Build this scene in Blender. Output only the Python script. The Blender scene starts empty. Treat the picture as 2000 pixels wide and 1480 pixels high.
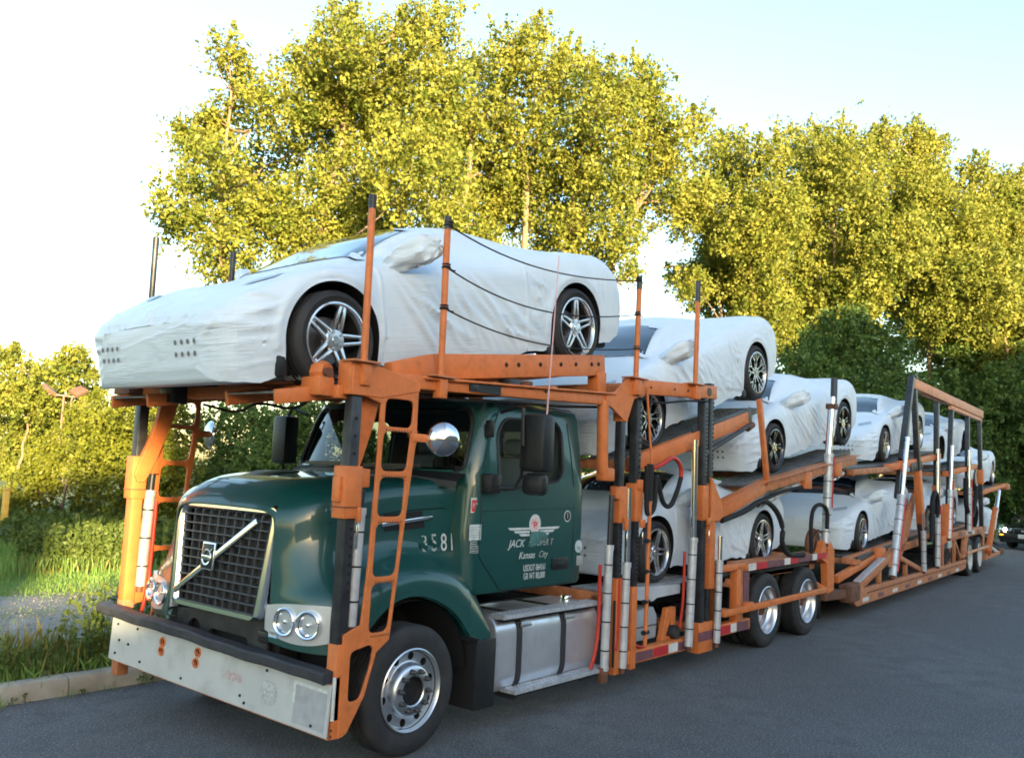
import bpy, bmesh, math, random
import numpy as np
from mathutils import Vector, Matrix, Quaternion
from mathutils.bvhtree import BVHTree
random.seed(7); np.random.seed(7)
S = bpy.context.scene
COL = S.collection
R_ = math.radians
PI = math.pi

# ------------------------------------------------------------------ camera, sky, sun, exposure
cam = bpy.data.cameras.new('camera'); cam.sensor_width = 36.0
cam.lens = 1725.83 * 36 / 2000; cam.clip_end = 2000; cam.clip_start = .05
co = bpy.data.objects.new('camera', cam); COL.objects.link(co)
def cam_rot(yaw, pitch, roll):
    f = Vector((math.cos(yaw)*math.cos(pitch), math.sin(yaw)*math.cos(pitch), math.sin(pitch)))
    r = f.cross(Vector((0, 0, 1))).normalized(); u = r.cross(f)
    c, s = math.cos(roll), math.sin(roll)
    r2 = r*c + u*s; u2 = u*c - r*s
    return Matrix((r2, u2, -f)).transposed()
co.matrix_world = Matrix.Translation((-4.7496, -4.6569, 2.09)) @ cam_rot(R_(39.3506), R_(5.9204), R_(2.5225)).to_4x4()
S.camera = co

SUN_EL, SUN_AZ = 6.5, 210.0
W = bpy.data.worlds.new('World'); S.world = W; W.use_nodes = True
nt = W.node_tree
sk = nt.nodes.new('ShaderNodeTexSky'); sk.sky_type = 'NISHITA'; sk.sun_disc = False
sk.sun_elevation = R_(SUN_EL); sk.sun_rotation = R_(SUN_AZ)
sk.air_density = 1.0; sk.dust_density = 1.2; sk.ozone_density = 1.4
nt.links.new(sk.outputs[0], nt.nodes['Background'].inputs[0])
nt.nodes['Background'].inputs[1].default_value = .14
sl = bpy.data.lights.new('sun', 'SUN'); sl.energy = 5.0; sl.angle = R_(.5); sl.color = (1, .76, .42)
so = bpy.data.objects.new('sun', sl); COL.objects.link(so)
so.location = (-20, -45, 20)
to_sun = Vector((math.sin(R_(SUN_AZ))*math.cos(R_(SUN_EL)), math.cos(R_(SUN_AZ))*math.cos(R_(SUN_EL)), math.sin(R_(SUN_EL))))
so.rotation_mode = 'QUATERNION'; so.rotation_quaternion = (-to_sun).to_track_quat('-Z', 'Y')
S.view_settings.view_transform = 'Standard'; S.view_settings.look = 'None'
S.view_settings.gamma = 1; S.view_settings.use_curve_mapping = False
S.view_settings.exposure = 2.65
S.render.engine = 'CYCLES'; S.cycles.filter_width = 1.8

# ------------------------------------------------------------------ materials
MATS = {}
def mat(name, color, rough=.5, metal=0., coat=0., var=0., vscale=6., bump=0., bscale=40., dirt=None, dscale=3., damt=.5, spec=.5,
        emit=None, estr=0., trans=0., rvar=0., sheen=0., bdist=.02, detail=5., ior=1.45):
    m = bpy.data.materials.new(name); m.use_nodes = True
    n, l = m.node_tree.nodes, m.node_tree.links
    b = n['Principled BSDF']
    b.inputs['Base Color'].default_value = (*color, 1); b.inputs['Roughness'].default_value = rough
    b.inputs['Metallic'].default_value = metal; b.inputs['Coat Weight'].default_value = coat
    b.inputs['Coat Roughness'].default_value = .06 if name == 'green_paint' else .05; b.inputs['Specular IOR Level'].default_value = spec
    b.inputs['IOR'].default_value = ior
    if trans: b.inputs['Transmission Weight'].default_value = trans
    if emit: b.inputs['Emission Color'].default_value = (*emit, 1); b.inputs['Emission Strength'].default_value = estr
    tc = n.new('ShaderNodeTexCoord')
    cur = None
    if var:
        t = n.new('ShaderNodeTexNoise'); t.inputs['Scale'].default_value = vscale; t.inputs['Detail'].default_value = detail
        l.new(tc.outputs['Object'], t.inputs['Vector'])
        mr = n.new('ShaderNodeMapRange'); mr.inputs[1].default_value = .3; mr.inputs[2].default_value = .7
        mr.inputs[3].default_value = 1-var; mr.inputs[4].default_value = 1+var
        l.new(t.outputs[0], mr.inputs[0])
        mx = n.new('ShaderNodeVectorMath'); mx.operation = 'SCALE'; mx.inputs[0].default_value = color
        l.new(mr.outputs[0], mx.inputs['Scale']); cur = mx.outputs[0]
    if dirt:
        t = n.new('ShaderNodeTexNoise'); t.inputs['Scale'].default_value = dscale; t.inputs['Detail'].default_value = 8
        t.inputs['Roughness'].default_value = .7
        l.new(tc.outputs['Object'], t.inputs['Vector'])
        mr = n.new('ShaderNodeMapRange'); mr.inputs[1].default_value = .52; mr.inputs[2].default_value = .72
        mr.inputs[3].default_value = 0; mr.inputs[4].default_value = damt
        l.new(t.outputs[0], mr.inputs[0])
        mix = n.new('ShaderNodeMix'); mix.data_type = 'RGBA'
        l.new(mr.outputs[0], mix.inputs['Factor'])
        if cur: l.new(cur, mix.inputs['A'])
        else: mix.inputs['A'].default_value = (*color, 1)
        mix.inputs['B'].default_value = (*dirt, 1); cur = mix.outputs['Result']
        mr2 = n.new('ShaderNodeMapRange'); mr2.inputs[3].default_value = rough; mr2.inputs[4].default_value = min(1, rough+.35)
        l.new(mr.outputs[0], mr2.inputs[0]); l.new(mr2.outputs[0], b.inputs['Roughness'])
    if cur: l.new(cur, b.inputs['Base Color'])
    if bump:
        t = n.new('ShaderNodeTexNoise'); t.inputs['Scale'].default_value = bscale; t.inputs['Detail'].default_value = 6
        l.new(tc.outputs['Object'], t.inputs['Vector'])
        bp = n.new('ShaderNodeBump'); bp.inputs['Strength'].default_value = bump; bp.inputs['Distance'].default_value = bdist
        l.new(t.outputs[0], bp.inputs['Height']); l.new(bp.outputs[0], b.inputs['Normal'])
    MATS[name] = m
    return m

ORANGE = mat('orange_paint', (.57, .158, .040), .5, var=.10, vscale=9, dirt=(.20, .07, .03), dscale=16, damt=.42, bump=.06, bscale=60)
ORANGE_OLD = mat('faded_orange_paint', (.44, .165, .070), .6, var=.2, vscale=9, dirt=(.13, .065, .04), dscale=10, damt=.75, bump=.1, bscale=60)
PEACH = mat('sun_faded_beam_paint', (.62, .30, .17), .6, var=.12, vscale=4, dirt=(.25, .10, .05), dscale=6, damt=.5)
STEEL = mat('dark_greasy_steel', (.045, .047, .052), .42, metal=.5, var=.35, vscale=7, dirt=(.12, .11, .10), dscale=8, damt=.45, bump=.05)
BLACK = mat('black_plastic', (.012, .013, .014), .45, var=.2, vscale=20)
UNDER = mat('underside_black', (.008, .008, .009), .8)
RUBBER = mat('rubber', (.022, .022, .024), .72, var=.25, vscale=9, bump=.15, bscale=120, dirt=(.06, .058, .055), dscale=5, damt=.4)
PAD = mat('rubber_bumper', (.028, .030, .036), .6, var=.3, vscale=10, bump=.35, bscale=25)
GREEN = mat('green_paint', (.003, .052, .047), .42, coat=.7, var=.08, vscale=3, dirt=(.012, .06, .052), dscale=5, damt=.35, bump=.02, bscale=4)
GREEN_TRIM = mat('green_seam', (.001, .012, .010), .5)
CHROME = mat('chrome', (.86, .87, .89), .13, metal=1.)
ALUM = mat('polished_aluminium', (.70, .71, .73), .34, metal=1., var=.12, vscale=5, bump=.05, bscale=30)
TANK = mat('brushed_tank_aluminium', (.70, .72, .76), .33, metal=.8, var=.10, vscale=3, dirt=(.38, .38, .39), dscale=5, damt=.45, bump=.03, bscale=20)
CYL = mat('grey_cylinder_paint', (.50, .52, .54), .35, metal=.3, var=.12, vscale=8, dirt=(.22, .21, .2), dscale=9, damt=.5)
TREAD = mat('worn_tread_plate', (.16, .165, .17), .5, metal=.6, var=.35, vscale=8, dirt=(.05, .045, .04), dscale=5, damt=.7, bump=.3, bscale=50)
PLATE = mat('dirty_white_plate', (.43, .45, .44), .5, var=.08, vscale=3, dirt=(.20, .19, .17), dscale=3.5, damt=.45)
RUST = mat('rusty_steel', (.13, .055, .03), .75, var=.4, vscale=9, bump=.3, bscale=50)
RED = mat('red_hose', (.45, .03, .015), .4)
REDT = mat('red_reflective_tape', (.45, .02, .03), .3, var=.15)
MAROON = mat('faded_maroon_tape', (.14, .055, .07), .5, var=.25, vscale=9)
WHITET = mat('white_reflective_tape', (.60, .60, .56), .35, var=.12)
WHITE = mat('white_print', (.52, .56, .55), .5, var=.15, vscale=30)
GREYPRINT = mat('worn_grey_print', (.32, .36, .34), .55, var=.3, vscale=30)
REDP = mat('red_print', (.55, .05, .05), .5)
BLUEP = mat('blue_print', (.06, .28, .55), .5)
CREAM = mat('interior_cream', (.42, .40, .34), .8)
SEATM = mat('seat_grey', (.22, .25, .28), .8)
ROPE = mat('black_rope', (.01, .01, .011), .8)
PINK = mat('pink_antenna', (.6, .35, .36), .4)
GALV = mat('galvanised_grating', (.58, .60, .63), .4, metal=.6, var=.2, vscale=20)
LAMPG = mat('lamp_reflector', (.80, .82, .85), .16, metal=.9)
AMBER = mat('amber_lens', (.65, .17, .02), .2, coat=1)

def glass_mat(name, tint, alpha=.35, rough=.02):
    m = bpy.data.materials.new(name); m.use_nodes = True
    n, l = m.node_tree.nodes, m.node_tree.links
    out = n['Material Output']; n.remove(n['Principled BSDF'])
    g = n.new('ShaderNodeBsdfGlossy'); g.inputs['Roughness'].default_value = rough
    t = n.new('ShaderNodeBsdfTransparent'); t.inputs['Color'].default_value = (*tint, 1)
    fr = n.new('ShaderNodeFresnel'); ge = n.new('ShaderNodeNewGeometry'); io = n.new('ShaderNodeMapRange')   # thin pane: both faces reflect alike
    io.inputs[3].default_value = 1.55; io.inputs[4].default_value = 1/1.55
    l.new(ge.outputs['Backfacing'], io.inputs[0]); l.new(io.outputs[0], fr.inputs['IOR'])
    mr = n.new('ShaderNodeMapRange'); mr.inputs[3].default_value = 0.0; mr.inputs[4].default_value = 1.0
    l.new(fr.outputs[0], mr.inputs[0])
    mx = n.new('ShaderNodeMixShader'); l.new(mr.outputs[0], mx.inputs[0])
    l.new(t.outputs[0], mx.inputs[1]); l.new(g.outputs[0], mx.inputs[2]); l.new(mx.outputs[0], out.inputs[0])
    return m
GLASS = glass_mat('cab_glass', (.50, .55, .54)); DGLASS = glass_mat('tinted_side_glass', (.62, .70, .71)); FGLASS = glass_mat('far_side_glass', (.40, .46, .48))
CARGLASS = mat('dark_windscreen_glass', (.012, .022, .030), .06, coat=1., spec=.9, ior=1.6)
LENS = glass_mat('lamp_lens', (.9, .92, .94))

def cloth_mat(name, color):
    m = mat(name, color, .42, var=.025, vscale=2.5, spec=.5)
    n, l = m.node_tree.nodes, m.node_tree.links
    b = n['Principled BSDF']; tc = [x for x in n if x.type == 'TEX_COORD'][0]
    mp = n.new('ShaderNodeMapping'); mp.inputs['Rotation'].default_value = (0, R_(38), 0); mp.inputs['Scale'].default_value = (3.2, 3.2, 14)
    l.new(tc.outputs['Object'], mp.inputs[0])
    t = n.new('ShaderNodeTexNoise'); t.inputs['Scale'].default_value = 1.3; t.inputs['Detail'].default_value = 6; t.inputs['Distortion'].default_value = .7
    l.new(mp.outputs[0], t.inputs['Vector'])
    t2 = n.new('ShaderNodeTexNoise'); t2.inputs['Scale'].default_value = 4.5; t2.inputs['Detail'].default_value = 4
    l.new(tc.outputs['Object'], t2.inputs['Vector'])
    mm = n.new('ShaderNodeMath'); mm.operation = 'MULTIPLY'
    l.new(t.outputs[0], mm.inputs[0]); l.new(t2.outputs[0], mm.inputs[1])
    bp = n.new('ShaderNodeBump'); bp.inputs['Strength'].default_value = .4; bp.inputs['Distance'].default_value = .026
    l.new(mm.outputs[0], bp.inputs['Height']); l.new(bp.outputs[0], b.inputs['Normal'])
    mp2 = n.new('ShaderNodeMapping'); mp2.inputs['Rotation'].default_value = (0, R_(-28), R_(8)); mp2.inputs['Scale'].default_value = (1.6, 1.6, 26)
    l.new(tc.outputs['Object'], mp2.inputs[0])
    t3 = n.new('ShaderNodeTexNoise'); t3.inputs['Scale'].default_value = 1.6; t3.inputs['Detail'].default_value = 4; t3.inputs['Distortion'].default_value = 1.1
    l.new(mp2.outputs[0], t3.inputs['Vector'])
    t4 = n.new('ShaderNodeTexNoise'); t4.inputs['Scale'].default_value = 2.2; l.new(tc.outputs['Object'], t4.inputs['Vector'])
    m4 = n.new('ShaderNodeMapRange'); m4.inputs[1].default_value = .48; m4.inputs[2].default_value = .62; l.new(t4.outputs[0], m4.inputs[0])
    m5 = n.new('ShaderNodeMath'); m5.operation = 'MULTIPLY'; l.new(t3.outputs[0], m5.inputs[0]); l.new(m4.outputs[0], m5.inputs[1])
    bp2 = n.new('ShaderNodeBump'); bp2.inputs['Strength'].default_value = .5; bp2.inputs['Distance'].default_value = .022
    l.new(m5.outputs[0], bp2.inputs['Height']); l.new(bp.outputs[0], bp2.inputs['Normal']); l.new(bp2.outputs[0], b.inputs['Normal'])
    b.inputs['Sheen Weight'].default_value = .1
    return m
COVER = cloth_mat('white_cloth_cover', (.60, .69, .765))
COVER_S = mat('cover_window_film', (.30, .38, .47), .3, var=.1)
DOT = mat('cover_air_hole', (.17, .18, .19), .8)

def leaf_mat(name, c1, c2, trans=.35):
    m = bpy.data.materials.new(name); m.use_nodes = True
    n, l = m.node_tree.nodes, m.node_tree.links
    out = n['Material Output']; b = n['Principled BSDF']; b.inputs['Roughness'].default_value = .55
    b.inputs['Specular IOR Level'].default_value = .3
    g = n.new('ShaderNodeNewGeometry')
    cr = n.new('ShaderNodeValToRGB'); cr.color_ramp.elements[0].color = (*c1, 1); cr.color_ramp.elements[1].color = (*c2, 1)
    tc = n.new('ShaderNodeTexCoord'); nz = n.new('ShaderNodeTexNoise'); nz.inputs['Scale'].default_value = 1.1; nz.inputs['Detail'].default_value = 3
    l.new(tc.outputs['Object'], nz.inputs['Vector'])      # whole sprays lean greener or yellower
    mr = n.new('ShaderNodeMapRange'); mr.inputs[1].default_value = .35; mr.inputs[2].default_value = .65; mr.inputs[3].default_value = 0; mr.inputs[4].default_value = .6
    l.new(nz.outputs[0], mr.inputs[0]); ml = n.new('ShaderNodeMath'); ml.operation = 'MULTIPLY_ADD'; ml.inputs[1].default_value = .4
    l.new(g.outputs['Random Per Island'], ml.inputs[0]); l.new(mr.outputs[0], ml.inputs[2])
    l.new(ml.outputs[0], cr.inputs[0])
    l.new(cr.outputs[0], b.inputs['Base Color'])
    tr = n.new('ShaderNodeBsdfTranslucent'); l.new(cr.outputs[0], tr.inputs[0])
    mx = n.new('ShaderNodeMixShader'); mx.inputs[0].default_value = trans
    l.new(b.outputs[0], mx.inputs[1]); l.new(tr.outputs[0], mx.inputs[2]); l.new(mx.outputs[0], out.inputs[0])
    return m
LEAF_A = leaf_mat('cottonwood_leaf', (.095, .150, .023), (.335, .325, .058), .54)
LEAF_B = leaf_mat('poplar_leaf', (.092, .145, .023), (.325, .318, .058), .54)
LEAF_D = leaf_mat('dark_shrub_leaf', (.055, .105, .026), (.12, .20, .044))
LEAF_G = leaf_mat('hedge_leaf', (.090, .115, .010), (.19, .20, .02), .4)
LEAF_W = leaf_mat('weed_leaf', (.050, .085, .014), (.13, .17, .035))
GRASS_L = leaf_mat('meadow_blade', (.115, .225, .045), (.21, .32, .075))
STRAW = leaf_mat('straw_blade', (.16, .14, .03), (.26, .20, .06))
BARK = mat('pale_bark', (.18, .13, .085), .85, var=.3, vscale=4, bump=.6, bscale=12)
BARK_D = mat('dark_bark', (.08, .06, .045), .9, var=.3, vscale=4)

# ------------------------------------------------------------------ mesh helpers
def catmull(P, n):
    P = np.asarray(P, float); k = len(P)
    Q = np.concatenate([[2*P[0]-P[1]], P, [2*P[-1]-P[-2]]])
    t = np.linspace(0, k-1, n); i = np.minimum(t.astype(int), k-2); u = (t-i).reshape((-1,)+(1,)*(P.ndim-1))
    p0, p1, p2, p3 = Q[i], Q[i+1], Q[i+2], Q[i+3]
    return .5*(2*p1+(p2-p0)*u+(2*p0-5*p1+4*p2-p3)*u*u+(3*p1-p0-3*p2+p3)*u**3)

class MB:
    def __init__(s): s.v, s.f, s.m = [], [], []
    def add(s, vs, fs, mi=0):
        o = len(s.v); s.v += [tuple(map(float, q)) for q in vs]
        s.f += [tuple(o+i for i in q) for q in fs]; s.m += [mi]*len(fs); return s
    def box(s, x0, x1, y0, y1, z0, z1, mi=0):
        return s.add([(x, y, z) for z in (z0, z1) for y in (y0, y1) for x in (x0, x1)],
              [(0,2,3,1),(4,5,7,6),(0,1,5,4),(2,6,7,3),(0,4,6,2),(1,3,7,5)], mi)
    def bar(s, a, b, w, h=None, up=(0, 0, 1), mi=0, w2=None, h2=None):
        a, b = Vector(a), Vector(b); h = h or w; d = (b-a).normalized(); up = Vector(up)
        if abs(d.dot(up)) > .98: up = Vector((1, 0, 0))
        sx = d.cross(up).normalized(); sz = sx.cross(d)
        w2 = w2 or w; h2 = h2 or h; vs = []
        for p, ww, hh in ((a, w, h), (b, w2, h2)):
            vs += [p-sx*ww/2-sz*hh/2, p+sx*ww/2-sz*hh/2, p+sx*ww/2+sz*hh/2, p-sx*ww/2+sz*hh/2]
        return s.add(vs, [(3,2,1,0),(4,5,6,7),(0,1,5,4),(1,2,6,5),(2,3,7,6),(3,0,4,7)], mi)
    def tube(s, pts, r, n=10, mi=0, caps=True):
        pts = [Vector(p) for p in pts]; k = len(pts)
        rs = r if isinstance(r, (list, tuple)) else [r]*k
        ref = Vector((0, 0, 1)); vs = []; fs = []
        d0 = (pts[1]-pts[0]).normalized()
        if abs(d0.dot(ref)) > .9: ref = Vector((0, 1, 0))
        for i, p in enumerate(pts):
            d = (pts[min(i+1, k-1)]-pts[max(i-1, 0)]).normalized()
            sx = d.cross(ref)
            if sx.length < 1e-4: sx = d.cross(Vector((1, .1, 0)))
            sx.normalize(); sy = sx.cross(d); ref = sy.cross(sx).normalized() if False else ref
            for j in range(n):
                a = 2*PI*j/n; vs.append(p+(sx*math.cos(a)+sy*math.sin(a))*rs[i])
        for i in range(k-1):
            for j in range(n):
                fs.append((i*n+j, i*n+(j+1) % n, (i+1)*n+(j+1) % n, (i+1)*n+j))
        if caps: fs += [tuple(range(n-1, -1, -1)), tuple((k-1)*n+j for j in range(n))]
        return s.add(vs, fs, mi)
    def lathe(s, prof, c=(0, 0, 0), axis='y', n=40, mi=0, close=False):
        vs = []; fs = []; k = len(prof)
        for j in range(n):
            a = 2*PI*j/n; ca, sa = math.cos(a), math.sin(a)
            for r, h in prof:
                p = {'y': (r*ca, h, r*sa), 'x': (h, r*ca, r*sa), 'z': (r*ca, r*sa, h)}[axis]
                vs.append((p[0]+c[0], p[1]+c[1], p[2]+c[2]))
        for j in range(n):
            q = (j+1) % n
            for i in range(k-1 if not close else k):
                i2 = (i+1) % k
                fs.append((j*k+i, q*k+i, q*k+i2, j*k+i2))
        return s.add(vs, fs, mi)
    def prism(s, poly, a, b, plane='xz', mi=0):
        n = len(poly)
        f = {'xz': lambda p, t: (p[0], t, p[1]), 'yz': lambda p, t: (t, p[0], p[1]), 'xy': lambda p, t: (p[0], p[1], t)}[plane]
        vs = [f(p, a) for p in poly]+[f(p, b) for p in poly]
        fs = [tuple(range(n)), tuple(range(2*n-1, n-1, -1))]+[(i, i+n, (i+1) % n+n, (i+1) % n) for i in range(n)]
        return s.add(vs, fs, mi)
    def grid(s, P, mi=0, cu=False, cv=False):
        P = np.asarray(P); m, n = P.shape[:2]; fs = []
        for i in range(m if cu else m-1):
            for j in range(n if cv else n-1):
                fs.append((i*n+j, i*n+(j+1) % n, ((i+1) % m)*n+(j+1) % n, ((i+1) % m)*n+j))
        return s.add(P.reshape(-1, 3), fs, mi)
    def build(s, name, mats, parent=None, bevel=0., smooth=35., seg=2, recalc=True):
        me = bpy.data.meshes.new(name); me.from_pydata(s.v, [], s.f)
        if not isinstance(mats, (list, tuple)): mats = [mats]
        for q in mats: me.materials.append(q)
        if len(mats) > 1: me.polygons.foreach_set('material_index', s.m)
        return link(name, me, parent, bevel, smooth, seg, recalc)

def link(name, me, parent=None, bevel=0., smooth=35., seg=2, recalc=True):
    if recalc or bevel:
        bm = bmesh.new(); bm.from_mesh(me)
        if recalc: bmesh.ops.recalc_face_normals(bm, faces=bm.faces)
        if bevel:
            ed = [e for e in bm.edges if len(e.link_faces) == 2 and e.calc_face_angle(0) > .6]
            bmesh.ops.bevel(bm, geom=ed, offset=bevel, segments=seg, profile=.5, affect='EDGES', clamp_overlap=True)
        bm.to_mesh(me); bm.free()
    if smooth:
        me.shade_smooth(); me.set_sharp_from_angle(angle=R_(smooth))
    o = bpy.data.objects.new(name, me); COL.objects.link(o)
    if parent: o.parent = parent
    return o

def empty(name, label, cat, loc=(0, 0, 0), rot=(0, 0, 0), scale=1., group=None):
    o = bpy.data.objects.new(name, None); COL.objects.link(o); o.empty_display_size = .2
    o.location = loc; o.rotation_euler = rot; o.scale = (scale,)*3
    o['label'] = label; o['category'] = cat
    if group: o['group'] = group
    return o
def tag(o, label, cat, group=None):
    o['label'] = label; o['category'] = cat
    if group: o['group'] = group
    return o
def structure(o): o['kind'] = 'structure'; return o
def stuff(o): o['kind'] = 'stuff'; return o

def plate(name, outer, holes, thick, M, mats, parent=None, bevel=.003, smooth=30, res=1):
    """flat plate cut from an outline with holes; M maps its local XY plane into place"""
    cu = bpy.data.curves.new(name, 'CURVE'); cu.dimensions = '2D'; cu.fill_mode = 'BOTH'
    cu.extrude = max(.0005, thick/2-bevel); cu.bevel_depth = bevel; cu.bevel_resolution = 0
    cu.offset = -bevel
    for poly in [outer]+list(holes):
        sp = cu.splines.new('POLY'); sp.points.add(len(poly)-1); sp.use_cyclic_u = True
        for i, p in enumerate(poly): sp.points[i].co = (p[0], p[1], 0, 1)
    t = bpy.data.objects.new('t', cu); me = bpy.data.meshes.new_from_object(t)
    bpy.data.objects.remove(t); bpy.data.curves.remove(cu)
    me.transform(M); me.materials.clear()
    for q in (mats if isinstance(mats, (list, tuple)) else [mats]): me.materials.append(q)
    me.name = name
    return link(name, me, parent, 0, smooth, recalc=False)
def rrect(x0, x1, z0, z1, r, n=4):
    o = []
    for cx, cz, a in ((x1-r, z0+r, -90), (x1-r, z1-r, 0), (x0+r, z1-r, 90), (x0+r, z0+r, 180)):
        for i in range(n+1):
            t = R_(a+90*i/n); o.append((cx+r*math.cos(t), cz+r*math.sin(t)))
    return o
def rpoly(P, r, n=4):
    """polygon with rounded corners"""
    o = []; k = len(P)
    for i in range(k):
        a, b, c = Vector(P[i-1]), Vector(P[i]), Vector(P[(i+1) % k])
        u, w = (a-b), (c-b); q = min(r, u.length*.45, w.length*.45)
        p0, p1 = b+u.normalized()*q, b+w.normalized()*q
        for j in range(n+1):
            t = j/n; o.append(tuple((p0*(1-t)**2+b*2*t*(1-t)+p1*t*t)[:]))
    return o
def circ(x, z, r, n=14, ph=0): return [(x+r*math.cos(2*PI*i/n+ph), z+r*math.sin(2*PI*i/n+ph)) for i in range(n)]
XZ = lambda y: Matrix(((1, 0, 0, 0), (0, 0, 1, y), (0, 1, 0, 0), (0, 0, 0, 1)))      # local XY -> world XZ at y
YZ = lambda x: Matrix(((0, 0, 1, x), (1, 0, 0, 0), (0, 1, 0, 0), (0, 0, 0, 1)))      # local XY -> world YZ at x

def boolean(ob, cutter, op='DIFFERENCE', tol=False):
    md = ob.modifiers.new('b', 'BOOLEAN'); md.operation = op; md.object = cutter; md.solver = 'EXACT'
    md.material_mode = 'TRANSFER'; md.use_hole_tolerant = tol
    dg = bpy.context.evaluated_depsgraph_get(); dg.update()
    me = bpy.data.meshes.new_from_object(ob.evaluated_get(dg))
    ob.modifiers.clear(); old = ob.data; ob.data = me
    bpy.data.meshes.remove(old); cm = cutter.data; bpy.data.objects.remove(cutter); bpy.data.meshes.remove(cm)
    return ob

def text(name, s, M, size, m, parent, extrude=.0008, shear=0., align='CENTER', sx=1.):
    cu = bpy.data.curves.new(name, 'FONT'); cu.body = s; cu.size = size; cu.extrude = extrude
    cu.align_x = align; cu.align_y = 'CENTER'; cu.shear = shear
    t = bpy.data.objects.new('t', cu); COL.objects.link(t); bpy.context.view_layer.update()
    me = bpy.data.meshes.new_from_object(t); bpy.data.objects.remove(t); bpy.data.curves.remove(cu)
    me.transform(M @ Matrix.Diagonal((sx, 1, 1, 1))); me.materials.clear(); me.materials.append(m); me.name = name
    return link(name, me, parent, 0, 0, recalc=False)
# lettering on a face that looks towards -y: reads left to right along +x
FACE_Y = lambda x, y, z: Matrix.Translation((x, y, z)) @ Matrix.Rotation(R_(90), 4, 'X')
# lettering on a face that looks towards -x: reads left to right along -y
FACE_X = lambda x, y, z: Matrix.Translation((x, y, z)) @ Matrix.Rotation(R_(-90), 4, 'Z') @ Matrix.Rotation(R_(90), 4, 'X')

def raw_mesh(name, V, F, m, parent=None):
    """fast numpy build: V (n,3), F (m,k) all faces with k corners"""
    me = bpy.data.meshes.new(name); nv, nf, k = len(V), len(F), F.shape[1]
    me.vertices.add(nv); me.vertices.foreach_set('co', V.astype(np.float32).ravel())
    me.loops.add(nf*k); me.loops.foreach_set('vertex_index', F.astype(np.int32).ravel())
    me.polygons.add(nf); me.polygons.foreach_set('loop_start', np.arange(0, nf*k, k, dtype=np.int32))
    me.polygons.foreach_set('loop_total', np.full(nf, k, np.int32))
    me.update(calc_edges=True); me.materials.append(m)
    o = bpy.data.objects.new(name, me); COL.objects.link(o)
    if parent: o.parent = parent
    return o

# ------------------------------------------------------------------ setting: ground, road, kerb
def ground_mat(name, cols, scales, bump, bscale, rough=.9, bdist=.02):
    m = bpy.data.materials.new(name); m.use_nodes = True
    n, l = m.node_tree.nodes, m.node_tree.links; b = n['Principled BSDF']; b.inputs['Roughness'].default_value = rough
    tc = n.new('ShaderNodeTexCoord'); cur = None
    for i, (c, sc) in enumerate(zip(cols, scales)):
        if i == 0:
            cur = n.new('ShaderNodeRGB').outputs[0]; cur.default_value = (*c, 1); continue
        t = n.new('ShaderNodeTexNoise'); t.inputs['Scale'].default_value = sc; t.inputs['Detail'].default_value = 8
        l.new(tc.outputs['Object'], t.inputs['Vector'])
        mr = n.new('ShaderNodeMapRange'); mr.inputs[1].default_value = .45 if sc < 40 else .57; mr.inputs[2].default_value = .62 if sc < 40 else .64
        l.new(t.outputs[0], mr.inputs[0])
        mx = n.new('ShaderNodeMix'); mx.data_type = 'RGBA'; l.new(mr.outputs[0], mx.inputs['Factor'])
        l.new(cur, mx.inputs['A']); mx.inputs['B'].default_value = (*c, 1); cur = mx.outputs['Result']
    l.new(cur, b.inputs['Base Color'])
    t = n.new('ShaderNodeTexNoise'); t.inputs['Scale'].default_value = bscale; t.inputs['Detail'].default_value = 8
    l.new(tc.outputs['Object'], t.inputs['Vector'])
    bp = n.new('ShaderNodeBump'); bp.inputs['Strength'].default_value = bump; bp.inputs['Distance'].default_value = bdist
    l.new(t.outputs[0], bp.inputs['Height']); l.new(bp.outputs[0], b.inputs['Normal'])
    return m
ASPHALT = ground_mat('asphalt', [(.096, .099, .104), (.112, .115, .12), (.082, .085, .09), (.076, .079, .084), (.25, .252, .254), (.038, .04, .043)], [0, .9, .28, 3.1, 62, 48], .8, 80, .85, .015)
GRAVEL = ground_mat('gravel_track', [(.23, .23, .22), (.30, .30, .285), (.13, .155, .06), (.20, .19, .17)], [0, 30, .7, 8], .8, 60, .95)
TURF = ground_mat('turf_soil', [(.10, .17, .04), (.14, .20, .05), (.10, .085, .045)], [0, 2.0, .8], .8, 30, .95)
SOIL = ground_mat('soil', [(.085, .072, .05), (.05, .06, .025), (.13, .115, .09)], [0, 3, 12], .8, 40, .95)
CONC = ground_mat('kerb_concrete', [(.34, .31, .255), (.41, .375, .31), (.26, .235, .19)], [0, 6, 2.5], .4, 70, .9)

def sheet(name, poly, z, m):
    return structure(MB().add([(x, y, z) for x, y in poly], [tuple(range(len(poly)))]).build(name, m, smooth=0))
sheet('ground', [(-500, -500), (500, -500), (500, 500), (-500, 500)], -.06, TURF)
edge = [(-60, 3.2), (26, 3.2), (33, 3.15), (37.5, 2.7), (41, 1.2), (46, -3.5), (52, -12), (60, -26)]
sheet('road', [(-60, -26), (60, -26)]+edge[::-1][1:]+[], 0., ASPHALT)
back = [(x, y+.16) for x, y in edge]
def verge_strip(name, y0, y1, z, m, x0=-60, x1=26):
    n = 24; P = np.zeros((n+1, 9, 3))
    for i in range(n+1):
        for j in range(9):
            P[i, j] = (x0+(x1-x0)*i/n, y0+(y1-y0)*j/8, z)
    return structure(MB().grid(P).build(name, m, smooth=0))
structure(MB().add([(x, y, .10) for x, y in back]+[(60, 200, .10), (-60, 200, .10)], [tuple(range(len(back)+2))]).build('verge', TURF, smooth=0))
sheet('soil_strip', [(-30, 3.36), (26, 3.36), (26, 4.6), (-30, 4.5)], .104, SOIL)
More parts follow.
